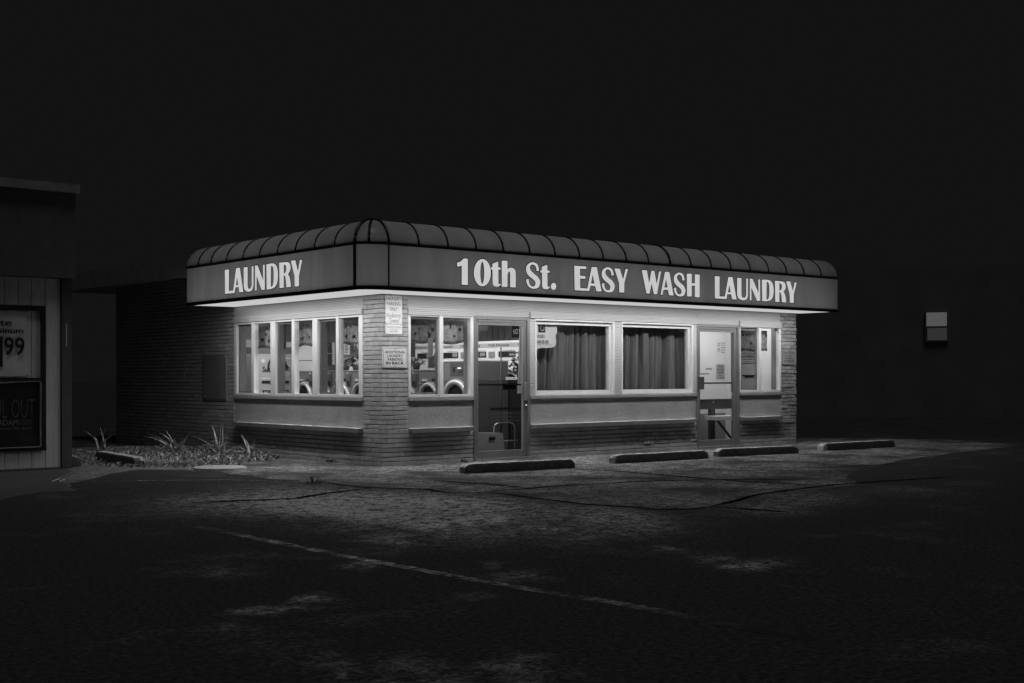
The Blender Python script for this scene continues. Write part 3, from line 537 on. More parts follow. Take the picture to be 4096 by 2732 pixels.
def door(u0, u1, hinge_left, plate):
    D = None
    fr = MB(); z1 = 2.243
    fbox(fr, PR, u0, u0 + .055, 0, z1, -.008, .13); fbox(fr, PR, u1 - .055, u1, 0, z1, -.008, .13); fbox(fr, PR, u0 + .055, u1 - .055, 2.192, z1, -.008, .13)
    D = fr.build('door', 'alu', B, bevel=.003)
    th = MB(); fbox(th, PR, u0 + .002, u1 - .002, 0, .034, -.06, .16); th.build('threshold', 'steel', D)
    lf = MB(); a, b = u0 + .058, u1 - .058
    fbox(lf, PR, a, a + .045, .04, 2.188, .012, .057); fbox(lf, PR, b - .075, b, .04, 2.188, .012, .057)
    fbox(lf, PR, a + .045, b - .075, .04, .15, .012, .057); fbox(lf, PR, a + .045, b - .075, 2.105, 2.188, .012, .057)
    lf.build('leaf_frame', 'alu', D, bevel=.003)
    g = MB(); fbox(g, PR, a + .045, b - .075, .15, 2.105, .032, .037); g.build('pane', 'glass', D)
    bar = MB(); fbox(bar, PR, a + .03, b - .06, 1.162, 1.19, .075, .10)
    if not plate: fbox(bar, PR, 2.36, 2.62, 1.09, 1.20, .1005, .13)
    bar.build('push_bar', 'black', D)
    if plate:
        p = MB(); fbox(p, PR, 6.80, 6.955, 1.063, 1.292, -.02, .011); p.build('handle_plate', 'aludark', D, bevel=.004)
    else:
        p = MB(); fbox(p, PR, 2.712, 2.768, .924, 1.21, -.032, .0118); p.build('handle', 'alu', D, bevel=.006)
        p = MB(); p.lathe([(.0, -.022), (.014, -.02), (.018, -.008), (.018, .012)], (2.745, 0, .848), (0, 1, 0), 14); p.build('lock', 'steel', D, smooth=True)
    cl = MB(); fbox(cl, PR, u0 + .07, u1 - .1, 2.155, 2.178, -.004, .0116); cl.build('top_rail_strip', 'alu', D)
    return D
door(1.690, 2.831, True, False)
door(6.776, 7.946, False, True)
# interior shell, roof
mb = MB()
fbox(mb, PR, .2, 9.42, 2.5, 2.74, .02, T); fbox(mb, PL, .2, 9.3, 2.5, 2.74, .02, T)
mb.build('upper_wall', 'inwhite', B)
mb = MB(); mb.box((.2, 7.6, 0), (5.6, 7.75, 2.74)); mb.box((5.62, .2, 0), (5.75, 7.75, 2.74)); mb.build('back_wall', 'ingrey', B)
mb = MB()
for i in range(40): mb.box((5.6145, .4 + i * .18, 1.98), (5.6195, .408 + i * .18, 2.735))
mb.build('panel_grooves', 'dark', B)
mb = MB(); mb.box((6.4, 1.6, .56), (9.42, 1.7, 2.74)); mb.box((9.42, .2, 0), (9.6, 1.9, 3.0)); mb.build('white_partition', 'inwhite', B)
mb = MB(); mb.box((6.4, 1.602, 0), (9.42, 1.702, .558)); mb.build('wainscot', 'wainscot', B)
mb = MB(); mb.box((.19, .19, .001), (9.42, 7.6, .016)); mb.build('inside_floor', 'infloor', B)
mb = MB(); mb.box((.2, .2, 2.74), (9.42, 7.75, 2.8)); mb.build('ceiling', 'inwhite', B)
mb = MB(); mb.box((.02, .02, 2.801), (9.6, 9.45, 3.05)); R = mb.build('roof', 'roof', B)
mb = MB(); mb.box((-.35, 4.75, 3.12), (9.7, 11.5, 3.46)); mb.build('eave', 'fascboard', R)
mb = MB(); mb.box((9.45, 1.9, 0), (9.6, 11, 3.1)); mb.box((0.21, 9.4, 0), (9.44, 9.55, 3.1)); mb.build('rear_wall', 'mortar', B)
# glazed rear door inside
mb = MB(); mb.box((1.66, 7.55, 0), (2.62, 7.598, 2.05)); D = mb.build('rear_door', 'vend', B)
mb = MB(); mb.box((1.895, 7.545, 1.44), (2.35, 7.5495, 1.84)); mb.box((1.895, 7.545, 1.02), (2.35, 7.5495, 1.41)); mb.build('pane', 'black', D)

# ------------------------------------------------------------------ awning sign
A = thing('sign_awning', 'curved backlit sign awning lettered 10th St. EASY WASH LAUNDRY wrapping the corner', 'awning', (0, 0, 2.5))
Z0, ZF, ZT, E_ = 2.508, 3.135, 3.50, .42
def path():
    pts = []
    y = 4.48
    ribsL = [4.057, 3.604, 3.071, 2.532, 2.004, 1.467, .937, .409, -.127, -.646]
    ys = sorted(set([4.48 - i * .171 for i in range(30)] + ribsL), reverse=True); ys = [q for q in ys if q >= -.646]
    pts += [(-.88, q) for q in ys]
    for i in range(1, 12):
        t = rad(180 + 90 * i / 12); pts.append((-.485 + .395 * math.cos(t), -.646 + .234 * math.sin(t)))
    xs = sorted(set([-.485 + i * .1704 for i in range(60)] + [9.735])); pts += [(q, -.88) for q in xs]
    return pts
PT = path()
def top_of(p):
    if p[0] < -.879: return (-.46, max(p[1], -.46))
    if p[1] < -.879: return (max(p[0], -.46), -.46)
    return (-.46, -.46)
def prof(p, t, out=0.0):
    """point on the barrel above path point p, t in 0..1"""
    q = top_of(p); a = t * math.pi / 2; k = 1 - math.cos(a)
    v = Vector((p[0] + (q[0] - p[0]) * k, p[1] + (q[1] - p[1]) * k, ZF + (ZT - ZF) * math.sin(a)))
    if out:
        d = Vector((p[0] - q[0], p[1] - q[1], 0)); d = d.normalized() if d.length > 1e-6 else Vector((-1, -1, 0)).normalized()
        v += (d * math.cos(a) + Vector((0, 0, 1)) * math.sin(a)) * out
    return v
i0 = max(i for i, p in enumerate(PT) if p[0] < -.879); i1 = min(i for i, p in enumerate(PT) if p[1] < -.879)
for a, b in ((0, i0), (i0, i1), (i1, len(PT) - 1)):
    mb = MB()
    for i in range(a, b):
        p, q = PT[i], PT[i + 1]
        mb.quad([(*p, Z0), (*q, Z0), (*q, ZF), (*p, ZF)])
    mb.build('fascia_panel', 'fascia', A, fix=False)
NB = 14
mb = MB()
for p in PT:
    for k in range(NB + 1): mb.v.append(tuple(prof(p, k / NB)))
for i in range(len(PT) - 1):
    for k in range(NB):
        a = i * (NB + 1) + k; mb.f.append((a, a + NB + 1, a + NB + 2, a + 1)); mb.m.append(0)
mb.build('curved_top', 'barrel', A, smooth=True, fix=False)
mb = MB()
top = [(*top_of(p), ZT) for p in PT if not (p[0] >= -.879 and p[1] >= -.879)]
tl = [q for q in top if abs(q[0] + .46) < 1e-6]; tr = [q for q in top if abs(q[1] + .46) < 1e-6]
mb.quad([(-.46, 4.48, ZT), (-.46, -.46, ZT), (.02, .02, ZT), (.02, 4.48, ZT)]); mb.quad([(-.46, -.46, ZT), (9.735, -.46, ZT), (9.735, .02, ZT), (.02, .02, ZT)])
mb.build('top_deck', 'roof', A, fix=False)
mb = MB(); mb.box((.002, .2, 2.52), (.018, 4.48, 3.5)); mb.box((.02, .002, 2.52), (9.735, .018, 3.5)); mb.build('backing_board', 'inwhite', A)
for p in (PT[0], PT[-1]):
    mb = MB(); inn = (.0, 4.48) if p is PT[0] else (9.735, .0)
    loop = [(*p, Z0)] + [tuple(prof(p, k / NB)) for k in range(NB + 1)] + [(*inn, ZT), (*inn, Z0)]
    mb.quad(loop); mb.build('end_panel', 'fascia', A, fix=False)
def rib(p, w=.015):
    mb = MB(); mb.tube([prof(p, k / 16, .004) for k in range(17)], w, 6); mb.build('rib', 'black', A, smooth=True)
def near(f): return min(PT, key=f)
for y in (4.057, 3.604, 3.071, 2.532, 2.004, 1.467, .937, .409, -.127): rib((-.88, y))
rib(PT[i0], .028); rib(PT[i1], .021); rib(PT[(i0 + i1) // 2], .021)
for k in range(1, 20): rib((-.485 + k * .5116, -.88), .016 if k != 11 else .024)
def trim(name, za, zb, proud, wid=.03):
    mb = MB(); n = len(PT); N2 = []
    for i, p in enumerate(PT):
        q = top_of(p); d = Vector((p[0] - q[0], p[1] - q[1]))
        a, b = Vector(PT[max(i - 1, 0)]), Vector(PT[min(i + 1, n - 1)]); tt = (b - a).normalized(); N2.append(Vector((tt.y, -tt.x)) * (1 if True else 1))
    for i, p in enumerate(PT):
        o = Vector(p) + N2[i] * proud; c = Vector(p) - N2[i] * wid
        mb.v += [(*o, za), (*o, zb), (*c, zb), (*c, za)]
    for i in range(n - 1):
        for k in range(4): mb.f.append((i * 4 + k, i * 4 + (k + 1) % 4, i * 4 + 4 + (k + 1) % 4, i * 4 + 4 + k)); mb.m.append(0)
    mb.f += [(0, 1, 2, 3), tuple((n - 1) * 4 + k for k in range(4))]; mb.m += [0, 0]
    mb.build(name, 'black', A)
# outward normal check: left run goes -Y so (ty,-tx)=(-1,0): outward
trim('bottom_trim', 2.500, 2.552, .008); trim('top_trim', 3.118, 3.150, .010)
mb = MB(); mb.tube([(-.884, -.646, 2.54), (-.884, -.646, 3.14)], .026, 8); mb.build('corner_strip', 'black', A)
mb = MB(); mb.tube([(-.485, -.883, 2.54), (-.485, -.883, 3.14)], .012, 8); mb.build('corner_strip', 'black', A)
inner = [(p[0] + (.012 if p[0] < -.87 else 0), p[1] + (.012 if p[1] < -.87 else 0)) for p in PT]
mb = MB()
SO = [(x, y, 2.512) for x, y in inner]
li = [q for q in SO if q[0] < -.86]; mid = SO[i0:i1 + 1]; ri = [q for q in SO if q[1] < -.86]
mb.quad([(-.868, 4.478, 2.512), (-.868, -.646, 2.512), (-.004, -.646, 2.512), (-.004, 4.478, 2.512)])
mb.quad([(-.485, -.868, 2.512), (9.733, -.868, 2.512), (9.733, -.646, 2.512), (-.485, -.646, 2.512)])
mb.quad([(-.004, -.646, 2.512), (9.733, -.646, 2.512), (9.733, -.004, 2.512), (-.004, -.004, 2.512)])
mb.quad(mid + [(-.485, -.646, 2.512)])
mb.build('soffit', 'soffit', A, fix=False)
# lettering
def letters(word, ox, sx, face):
    mb = MB()
    for grow, dep, mi in ((.012, .0035, 1), (0, .0065, 0)):
        cu = bpy.data.curves.new('g', 'CURVE'); cu.dimensions = '2D'; cu.fill_mode = 'BOTH'; cu.extrude = .002 if mi else .003; cu.offset = grow
        for gl in GLYPHS[word]:
            for c in gl:
                sp = cu.splines.new('POLY'); sp.points.add(len(c) - 1); sp.use_cyclic_u = True
                for q, (x, z) in zip(sp.points, c): q.co = ((x / 1000 - ox) * sx, z / 1000, 0, 1)
        o = bpy.data.objects.new('g', cu); COL.objects.link(o)
        me = bpy.data.meshes.new_from_object(o.evaluated_get(bpy.context.evaluated_depsgraph_get()))
        bpy.data.objects.remove(o); bpy.data.curves.remove(cu)
        k = len(mb.v)
        for v in me.vertices:
            x, z, e = v.co
            mb.v.append((x + ox, -.88 - dep - e, z) if face == 'R' else (-.88 - dep - e, 3.113 - x, z))
        for p in me.polygons: mb.f.append(tuple(i + k for i in p.vertices)); mb.m.append(mi)
    mb.build('lettering', ['letter', 'ink'], A)
for wd in ('10th', 'St.', 'EASY', 'WASH', 'LAUNDRY'): letters(wd, 0, 1, 'R')
letters('LAUNDRY', 6.25, 2.373 / 2.242, 'L')

# ------------------------------------------------------------------ signs on the wall
t = thing('parking_sign', 'tall white sign reading LAUNDRY PARKING ONLY Violators Towed on the corner pier', 'sign', (.2, 0, 1.93))
mb = MB(); fbox(mb, PR, .054, .345, 2.078, 2.492, -.012, -.004); p = mb.build('upper_plate', 'signwhite', t, bevel=.001)
mb = MB()
add_text(mb, 'LAUNDRY', (.200, -.0125, 2.425), XR, .262, .047, 'c', .004); add_text(mb, 'PARKING', (.196, -.0125, 2.347), XR, .245, .049, 'c', .004)
add_text(mb, 'ONLY', (.196, -.0125, 2.272), XR, .14, .048, 'c', .004)
add_text(mb, 'Violators', (.20, -.0125, 2.172), XR, .25, .062, 'c', .0, .45); add_text(mb, 'Towed', (.21, -.0125, 2.096), XR, .18, .064, 'c', .0, .45)
mb.build('lettering', 'greyink', p, fix=False)
mb = MB(); rounded_plate(mb, .054, .346, 1.926, 2.072, .028, -.013, -.004); p = mb.build('towing_plate', 'signwhite', t)
mb = MB()
add_text(mb, 'PRICELESS TOWING', (.2, -.0135, 2.022), XR, .255, .018, 'c', .0); add_text(mb, '501 TAYLOR AVE.', (.2, -.0135, 1.993), XR, .14, .012, 'c', .0)
add_text(mb, '345-2984', (.2, -.0135, 1.957), XR, .13, .023, 'c', .0)
mb.build('lettering', 'greyink', p, fix=False)
def extra_sign(x, z, label, sc, ink, plate):
    t = thing('parking_sign', label, 'sign', (x + .22, 0, z), 'additional parking signs')
    mb = MB(); rounded_plate(mb, x, x + .441, z, z + .300, .04, -.014, -.004); mb.build('plate', plate, t)
    mb = MB()
    u0, u1, z0, z1, r = x + .012, x + .429, z + .012, z + .288, .034
    for k, (cx, cz, a0) in enumerate(((u1 - r, z1 - r, 0), (u0 + r, z1 - r, 90), (u0 + r, z0 + r, 180), (u1 - r, z0 + r, 270))):
        pts = [(cx + r * math.cos(rad(a0 + 15 * i)), -.0147, cz + r * math.sin(rad(a0 + 15 * i))) for i in range(7)]
        mb.tube(pts, .0022, 5)
        n = ((u0 + r, u1 - r)[k == 0 or k == 3],)
    for za in (z0, z1): fbox(mb, PR, u0 + r, u1 - r, za - .002, za + .002, -.0165, -.0142)
    for ua in (u0, u1): fbox(mb, PR, ua - .002, ua + .002, z0 + r, z1 - r, -.0165, -.0142)
    mb.build('border_line', ink, t)
    mb = MB(); c = x + .22
    add_text(mb, 'ADDITIONAL', (c, -.0147, z + .212), XR, .366, .040, 'c', .022); add_text(mb, 'LAUNDRY', (c, -.0147, z + .158), XR, .276, .040, 'c', .022)
    add_text(mb, 'PARKING', (c + .003, -.0147, z + .104), XR, .268, .043, 'c', .022); add_text(mb, 'IN BACK', (c, -.0147, z + .049), XR, .318, .045, 'c', .03)
    mb.build('lettering', ink, t, fix=False)
    for zz in (z + .265, z + .032):
        mb = MB(); mb.sphere((c, -.015, zz), .007, 6, 0, (1, .6, 1)); mb.build('bolt', 'ink', t, smooth=True)
extra_sign(.0, 1.435, 'bright white sign ADDITIONAL LAUNDRY PARKING IN BACK, left of the first glass door', 1, 'ink', 'signwhite')
extra_sign(9.178, 1.515, 'dim grey ADDITIONAL LAUNDRY PARKING IN BACK sign on the rough far right pier', 1, 'greyink', mat('dull_sign_white', .32, .6, .2, 8))
t = thing('cover_plate', 'blank grey metal cover plate with four bolts on the dark side brickwork', 'metal plate', (0, 5.18, .92))
mb = MB(); mb.box((-.022, 4.756, .919), (-.004, 5.611, 1.704)); mb.build('plate', 'plate', t, bevel=.004)
for y in (4.82, 5.54):
    for z in (.965, 1.655):
        mb = MB(); mb.sphere((-.024, y, z), .016, 6, 0, (.6, 1, 1)); mb.build('bolt', 'steel', t, smooth=True)

# ------------------------------------------------------------------ parking stops
def stop(a, b, label, group, h=.125, w=.15):
    a, b = Vector((*a, 0)), Vector((*b, 0)); d = (b - a); Ln = d.length; d.normalize(); n = Vector((-d.y, d.x, 0))
    bm = bmesh.new(); N = int(Ln / .05); rows = []
    for i in range(N + 1):
        s = Ln * i / N; e = min(s, Ln - s); top = h * (1 - .38 * max(0, 1 - e / .07)); ww = w * .5 * (1 - .12 * max(0, 1 - e / .04))
        row = []
        for q, z in ((-1, 0), (-1, .4), (-.96, .78), (-.80, .97), (-.2, 1.0), (.2, 1), (.80, .97), (.96, .78), (1, .4), (1, 0)):
            c = a + d * s + n * (q * ww); c.z = .006 + z * top
            v = noise.noise_vector(c * 17) * .004 + noise.noise_vector(c * 48) * .005
            if z > 0: c += v
            row.append(bm.verts.new(c))
        rows.append(row)
    for r0, r1 in zip(rows, rows[1:]):
        for k in range(9): bm.faces.new((r0[k], r0[k + 1], r1[k + 1], r1[k]))
    bm.faces.new(rows[0]); bm.faces.new(rows[-1][::-1])
    bmesh.ops.recalc_face_normals(bm, faces=bm.faces)
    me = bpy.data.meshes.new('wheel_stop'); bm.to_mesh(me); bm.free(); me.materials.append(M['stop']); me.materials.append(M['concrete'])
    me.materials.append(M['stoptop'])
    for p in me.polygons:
        if p.normal.z > .8 + .25 * noise.noise(p.center * 25): p.material_index = 2  # upward faces get the paler colour, as if lit from above
    if 'broken' in label:
        for p in me.polygons:
            c = p.center; q = (c - a).dot(d)
            if q < .11 + .05 * noise.noise(c * 20): p.material_index = 1
    o = link('wheel_stop', me); tag(o, label, 'wheel stop', group)
    # origin at the base
    base = (a + b) / 2; me.transform(Matrix.Translation(-base)); o.location = base
    return o
G1 = 'concrete wheel stops along the front'
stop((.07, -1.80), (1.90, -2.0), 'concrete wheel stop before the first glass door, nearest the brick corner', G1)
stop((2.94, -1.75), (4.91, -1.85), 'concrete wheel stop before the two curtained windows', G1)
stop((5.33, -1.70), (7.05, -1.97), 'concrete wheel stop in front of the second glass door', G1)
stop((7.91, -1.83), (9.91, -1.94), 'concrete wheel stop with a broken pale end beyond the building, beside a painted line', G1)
G2 = 'concrete wheel stops at the planting bed'
stop((-2.67, 2.33), (-2.44, 4.35), 'long concrete wheel stop lying in leaf litter left of the strap leaf plants', G2, .14, .17)
stop((-4.6, 3.35), (-3.28, 3.02), 'short concrete wheel stop end poking out behind the neighbouring store corner', G2, .16, .17)

# ------------------------------------------------------------------ planting
mb = MB(); mb.lathe([(0, .02), (.355, .02), (.375, .012), (.38, -.03)], (-1.97, 1.2, .012), (0, 0, 1), 40); 
o = tag(mb.build('access_cover', 'concrete'), 'round pale concrete access cover set flush at the edge of the leaf bed', 'cover')
bed = [(-3.4, 4.6), (-2.95, 2.2), (-2.6, 1.75), (-2.35, 1.55), (-1.6, 1.15), (-1.2, 1.9), (-.25, 2.5), (-.02, 3.2), (-.02, 6.5), (-2.5, 6.8)]
mb = MB(); cnt = 0
while cnt < 7500:
    x, y = R_.uniform(-3.5, 0), R_.uniform(1, 6.8)
    if not inside((x, y), bed): continue
    if (x + 1.97) ** 2 + (y - 1.2) ** 2 < .36 ** 2: continue
    dens = noise.noise(Vector((x * 1.7, y * 1.7, 2))) * .5 + .62 - (.32 if x < -1.7 else 0) + (.25 if x > -1.2 else 0)
    if R_.random() > dens: continue
    hgt = .02 + max(0, .5 + noise.noise(Vector((x * 1.3, y * 1.3, 9)))) * .07 * min(1, (3.2 + x) / 1.2)
    c = Vector((x, y, R_.uniform(.012, hgt + .015))); s = R_.uniform(.022, .055)
    eu = Euler((R_.uniform(-1.1, 1.1), R_.uniform(-1.1, 1.1), R_.uniform(0, 6.28))).to_matrix()
    mb.quad([c + eu @ Vector(q) for q in ((-s, 0, 0), (-s * .2, -s * .27, s * .12), (s, 0, -s * .1), (-s * .2, s * .27, s * .12))]); cnt += 1
kind(mb.build('ground_cover', 'leaf', fix=False), 'stuff')
def blade(mb, base, az_, lean, L, wid, droop, n=8):
    d = Vector((math.cos(az_), math.sin(az_), 0)); p = Vector(base); ang = lean
    side = Vector((-d.y, d.x, 0)); prev = None
    for i in range(n + 1):
        t = i / n; ww = 1.7 * wid * (1 - t ** 2.2) * (.55 + .9 * t * (1 - t) * 2) + .0015
        c = p + Vector((0, 0, 0)); l = c - side * ww + Vector((0, 0, ww * .4)); r = c + side * ww + Vector((0, 0, ww * .4))
        if prev: mb.quad([prev[0], prev[1], c, l]); mb.quad([prev[1], prev[2], r, c])
        prev = (l, c, r)
        p = p + (d * math.sin(ang) + Vector((0, 0, 1)) * math.cos(ang)) * (L / n); ang += droop / n
def clump(base, specs, extra, label, dead=6, sd=1):
    r = random.Random(sd); t = thing('strap_leaf_plant', label, 'plant', (base[0], base[1], 0), 'strap leaf plants by the side wall')
    mb = MB()
    for dx, dz, wid, bend in specs:   # dx: metres to the right in the view plane, dz: tip height
        L = math.hypot(dx, dz) * (1 + .25 * abs(bend)); yawv = math.atan2(-.643, .766) + (0 if dx > 0 else math.pi) + r.uniform(-.5, .5)
        lean = math.atan2(abs(dx), dz) - bend * .5
        blade(mb, (base[0] + r.uniform(-.05, .05), base[1] + r.uniform(-.05, .05), .02), yawv, lean, L, wid, bend)
    for i in range(extra):
        blade(mb, (base[0] + r.uniform(-.09, .09), base[1] + r.uniform(-.09, .09), .015), r.uniform(0, 6.28), r.uniform(.15, 1.0), r.uniform(.22, .48), r.uniform(.009, .015), r.uniform(.2, 1.3))
    mb.build('leaves', 'blade', t, fix=False, smooth=True)
    mb = MB()
    for i in range(dead): blade(mb, (base[0] + r.uniform(-.1, .1), base[1] + r.uniform(-.1, .1), .03), r.uniform(0, 6.28), r.uniform(1.0, 1.45), r.uniform(.12, .3), r.uniform(.008, .013), r.uniform(.3, .9))
    mb.build('withered_leaves', 'leaf', t, fix=False)
clump((-.95, 4.85), [(-.52, .20, .017, .9), (-.40, .26, .015, .8), (-.33, .27, .015, .9), (-.19, .33, .014, .5), (.05, .42, .014, .1), (-.1, .2, .013, .9), (.17, .16, .012, 1.0), (.2, .1, .012, 1.0)], 14,
      'sprawling strap leaf plant furthest left, long leaves arching toward the store', 22, 3)
clump((-.72, 3.62), [(-.40, .26, .016, .7), (-.19, .38, .016, .35), (-.14, .47, .015, .3), (-.02, .45, .014, .1), (.05, .56, .016, .05), (-.25, .16, .015, .9), (.03, .62, .012, 0), (.1, .3, .013, .3)], 13,
      'tallest strap leaf plant, upright lit blades in front of the side brick wall', 26, 5)
clump((-.42, 3.15), [(-.19, .30, .013, .2), (-.13, .42, .016, .15), (-.25, .15, .013, .8), (.05, .22, .012, .5), (.02, .3, .012, .2)], 12,
      'small dark strap leaf plant closest to the window ledge shadow', 22, 8)
clump((-1.5, 6.6), [(-.3, .3, .012, .8), (.1, .4, .012, .3), (.3, .25, .012, .9)], 5, 'barely visible strap leaf plant at the back of the dark gap between buildings', 6, 11)
for x, y, s, lab in ((-.06, 1.35, .8, 'tiny weed tuft at the foot of the side wall below the third window'), (1.45, -.08, .7, 'tiny weed at the brick foot left of the first glass door'), (-2.3, -1.9, 1.2, 'low dark weed tuft growing from the pavement edge in front of the corner')):
    t = thing('weed', lab, 'weed', (x, y, 0)); r = random.Random(int(x * 100)); mb = MB()
    for i in range(26): blade(mb, (x + r.uniform(-.07, .07) * s, y + r.uniform(-.04, .04) * s, .008), r.uniform(0, 6.28), r.uniform(.2, 1.2), r.uniform(.05, .13) * s, .004, r.uniform(.2, 1), 4)
    mb.build('leaves', 'plant', t, fix=False)
mb = MB()
for i in range(4):
    a = Vector((-4.66 + i * .035, .41 - i * .03, .012 + .02 * (i % 2))); 
    mb.quad([a, a + Vector((.04, -.035, .015)), a + Vector((.07, .02, .03 - .01 * i)), a + Vector((.02, .06, .01))])
tag(mb.build('paper_scrap', 'paper', fix=False), 'crumpled scrap of white paper on the driveway by the store corner', 'litter')

# ------------------------------------------------------------------ neighbouring store
S = thing('corner_store', 'dark neighbouring store with grooved board siding and a tall black parapet', 'store', (-7, 2.9, 0))
FY = 2.755; XE = -3.667
mb = MB(); x = XE
edges = [XE, -3.885, -4.079, -4.263]
while edges[-1] > -12: edges.append(edges[-1] - .19)
for a, b in zip(edges, edges[1:]): mb.box((b + .004, FY + R_.uniform(-.002, .002), .03), (a - .004, FY + .03, 2.72))
mb.build('board_siding', 'board', S)
mb = MB(); mb.box((-12, FY + .031, .0), (-3.52, 12, 2.75)); mb.build('wall', 'trimdark', S)
mb = MB(); mb.box((-3.66, FY - .03, .0), (-3.515, FY + .03, 2.72)); mb.build('corner_post', 'trimdark', S)
mb = MB(); mb.box((-3.60, FY - .034, 1.757), (-3.585, FY - .0305, 2.08)); mb.build('pale_strip', 'paper', S)  # thin pale strip on the corner post
mb = MB(); mb.box((-12, FY - .12, 2.725), (-3.49, 12.2, 3.94)); P_ = mb.build('parapet', 'parapet', S)
mb = MB(); mb.box((-12.05, FY - .2, 3.945), (-3.455, 12.25, 4.066)); mb.build('cap', 'cap', P_)
mb = MB(); mb.box((-12, FY - .06, .0), (-3.68, FY - .001, .029)); mb.build('sill_board', 'trimdark', S)
t = thing('display_frame', 'black display frame round two banners on the store wall', 'frame', (-4.9, FY - .02, .278))
mb = MB(); fz = FY - .045
mb.box((-6.4, fz, 2.25), (-3.893, fz + .04, 2.324)); mb.box((-6.4, fz, .278), (-3.888, fz + .04, .325)); mb.box((-3.955, fz, .3255), (-3.8905, fz + .04, 2.2495)); mb.box((-6.4, fz, 1.266), (-3.9555, fz + .04, 1.306)); mb.box((-6.4, fz, .3255), (-6.33, fz + .04, 1.2655)); mb.box((-6.4, fz, 1.3065), (-6.33, fz + .04, 2.2495))
mb.build('bars', 'black', t)
def banner(name, label, x0, x1, z0, z1, m_, texts, sag):
    t = thing(name, label, 'banner', ((x0 + x1) / 2, FY - .02, z0))
    mb = MB(); nx_, nz_ = 24, 14
    for j in range(nz_ + 1):
        for i in range(nx_ + 1):
            u, v = i / nx_, j / nz_; x = x0 + (x1 - x0) * u; z = z0 + (z1 - z0) * v
            corner = max(0, u - .6) * max(0, abs(v - .5) - .2)
            y = FY - .012 - .012 * math.sin(u * 9 + v * 5) * (1 - v) - .05 * corner * math.sin((u + v) * 26)
            z -= sag * math.sin(u * math.pi) * (1 if v > .5 else 0) * (v - .5) * 2 + (0.02 * max(0, u - .8) * 5 * (0 if m_ == 'banner' else 0))
            mb.v.append((x, y - .006, z))
    for j in range(nz_):
        for i in range(nx_):
            a = j * (nx_ + 1) + i; mb.f.append((a, a + 1, a + nx_ + 2, a + nx_ + 1)); mb.m.append(0)
    mb.build('sheet', m_, t, smooth=True, fix=False)
    mb = MB(); inks = []
    for body, xr, z, h, w_, bold, ink in texts:
        k = len(mb.m); add_text(mb, body, (xr, FY - .041, z), XR, w_, h, 'r', bold, 0, inks.index(ink) if ink in inks else (inks.append(ink) or len(inks) - 1))
    mb.build('lettering', inks, t, fix=False)
    for z in (z0 + .02, z1 - .02):
        mb = MB(); mb.tube([(x1 - .015, FY - .04, z), (x1 + .03, FY - .03, z + (.03 if z > (z0 + z1) / 2 else -.03))], .007, 6); mb.build('tie', 'cap', t)
banner('price_banner', 'pale price banner ending in 99, upper of two in the black frame', -6.2, -4.15, 1.325, 2.245, 'banner',
       [('Lite', -4.365, 2.026, .094, .30, .02, 'ink'), ('Aluminum', -4.207, 1.924, .081, .62, .025, 'ink'), ('99', -4.19, 1.612, .262, .285, .02, 'ink'), ('1', -4.49, 1.46, .42, .12, .02, 'ink')], .02)
banner('vodka_banner', 'black vodka banner with dim outlined letters, lower of two in the black frame', -6.25, -3.975, .33, 1.255, 'bannerdark',
       [('UL OUT', -4.048, .748, .258, .56, -.02, 'outlineink'), ('NEW AMSTERDAM', -4.286, .644, .078, .82, .0, 'plate'), ('VODKA', -4.084, .644, .078, .185, .0, 'trimdark'), ("New Amsterdam 750's - $12.99", -4.092, .583, .030, .60, .0, 'plate')], .03)
mb = MB(); mb.tube([(-6.25, FY - .06, .322), (-4.0, FY - .06, .33), (-3.975, FY - .06, .34)], .008, 6); mb.tube([(-3.978, FY - .06, .34), (-3.974, FY - .06, 1.25)], .010, 6); mb.tube([(-3.98, FY - .06, 1.255), (-4.3, FY - .055, 1.245), (-4.8, FY - .055, 1.215)], .006, 6)
tag(mb.build('banner_cord', 'cap'), 'pale cord edging the black banner in the store frame', 'cord')

# far house with a lit window
H = thing('far_house', 'unlit house far right with one small glowing sash window', 'house', (25.2, 6.6, 0))
hd = Vector((.852, .524, 0)); hs = Vector((.524, -.852, 0)); hc = Vector((25.2, 6.6, 0))
def hbox(mb, s0, s1, z0, z1, d0, d1):
    k = len(mb.v)
    for z in (z0, z1):
        for s_, d in ((s0, d0), (s1, d0), (s1, d1), (s0, d1)): mb.v.append(tuple(hc + hs * s_ + hd * d + Vector((0, 0, z))))
    for f in ((0, 3, 2, 1), (4, 5, 6, 7), (0, 1, 5, 4), (1, 2, 6, 5), (2, 3, 7, 6), (3, 0, 4, 7)): mb.f.append(tuple(k + q for q in f)); mb.m.append(0)
mb = MB(); hbox(mb, -12, 4.5, 0, 4.6, .03, 9); mb.build('wall', 'farwall', H)
mb = MB(); hbox(mb, -12, 4.5, 4.602, 4.7, .032, 9); mb.build('roof', 'farwall', H)
mb = MB()
for a in ((-.34, -.30, 2.36, 3.3), (.305, .345, 2.36, 3.3), (-.299, .304, 3.26, 3.3), (-.299, .304, 2.36, 2.4), (-.299, .304, 2.775, 2.835)): hbox(mb, *a, -.02, .028)
W = mb.build('window', 'farwall', H)
mb = MB(); hbox(mb, -.298, .303, 2.836, 3.259, .0, .02); mb.build('upper_pane', 'farpane_a', W)
mb = MB(); hbox(mb, -.27, .303, 2.401, 2.774, .0, .02); mb.build('lower_pane', 'farpane_b', W)

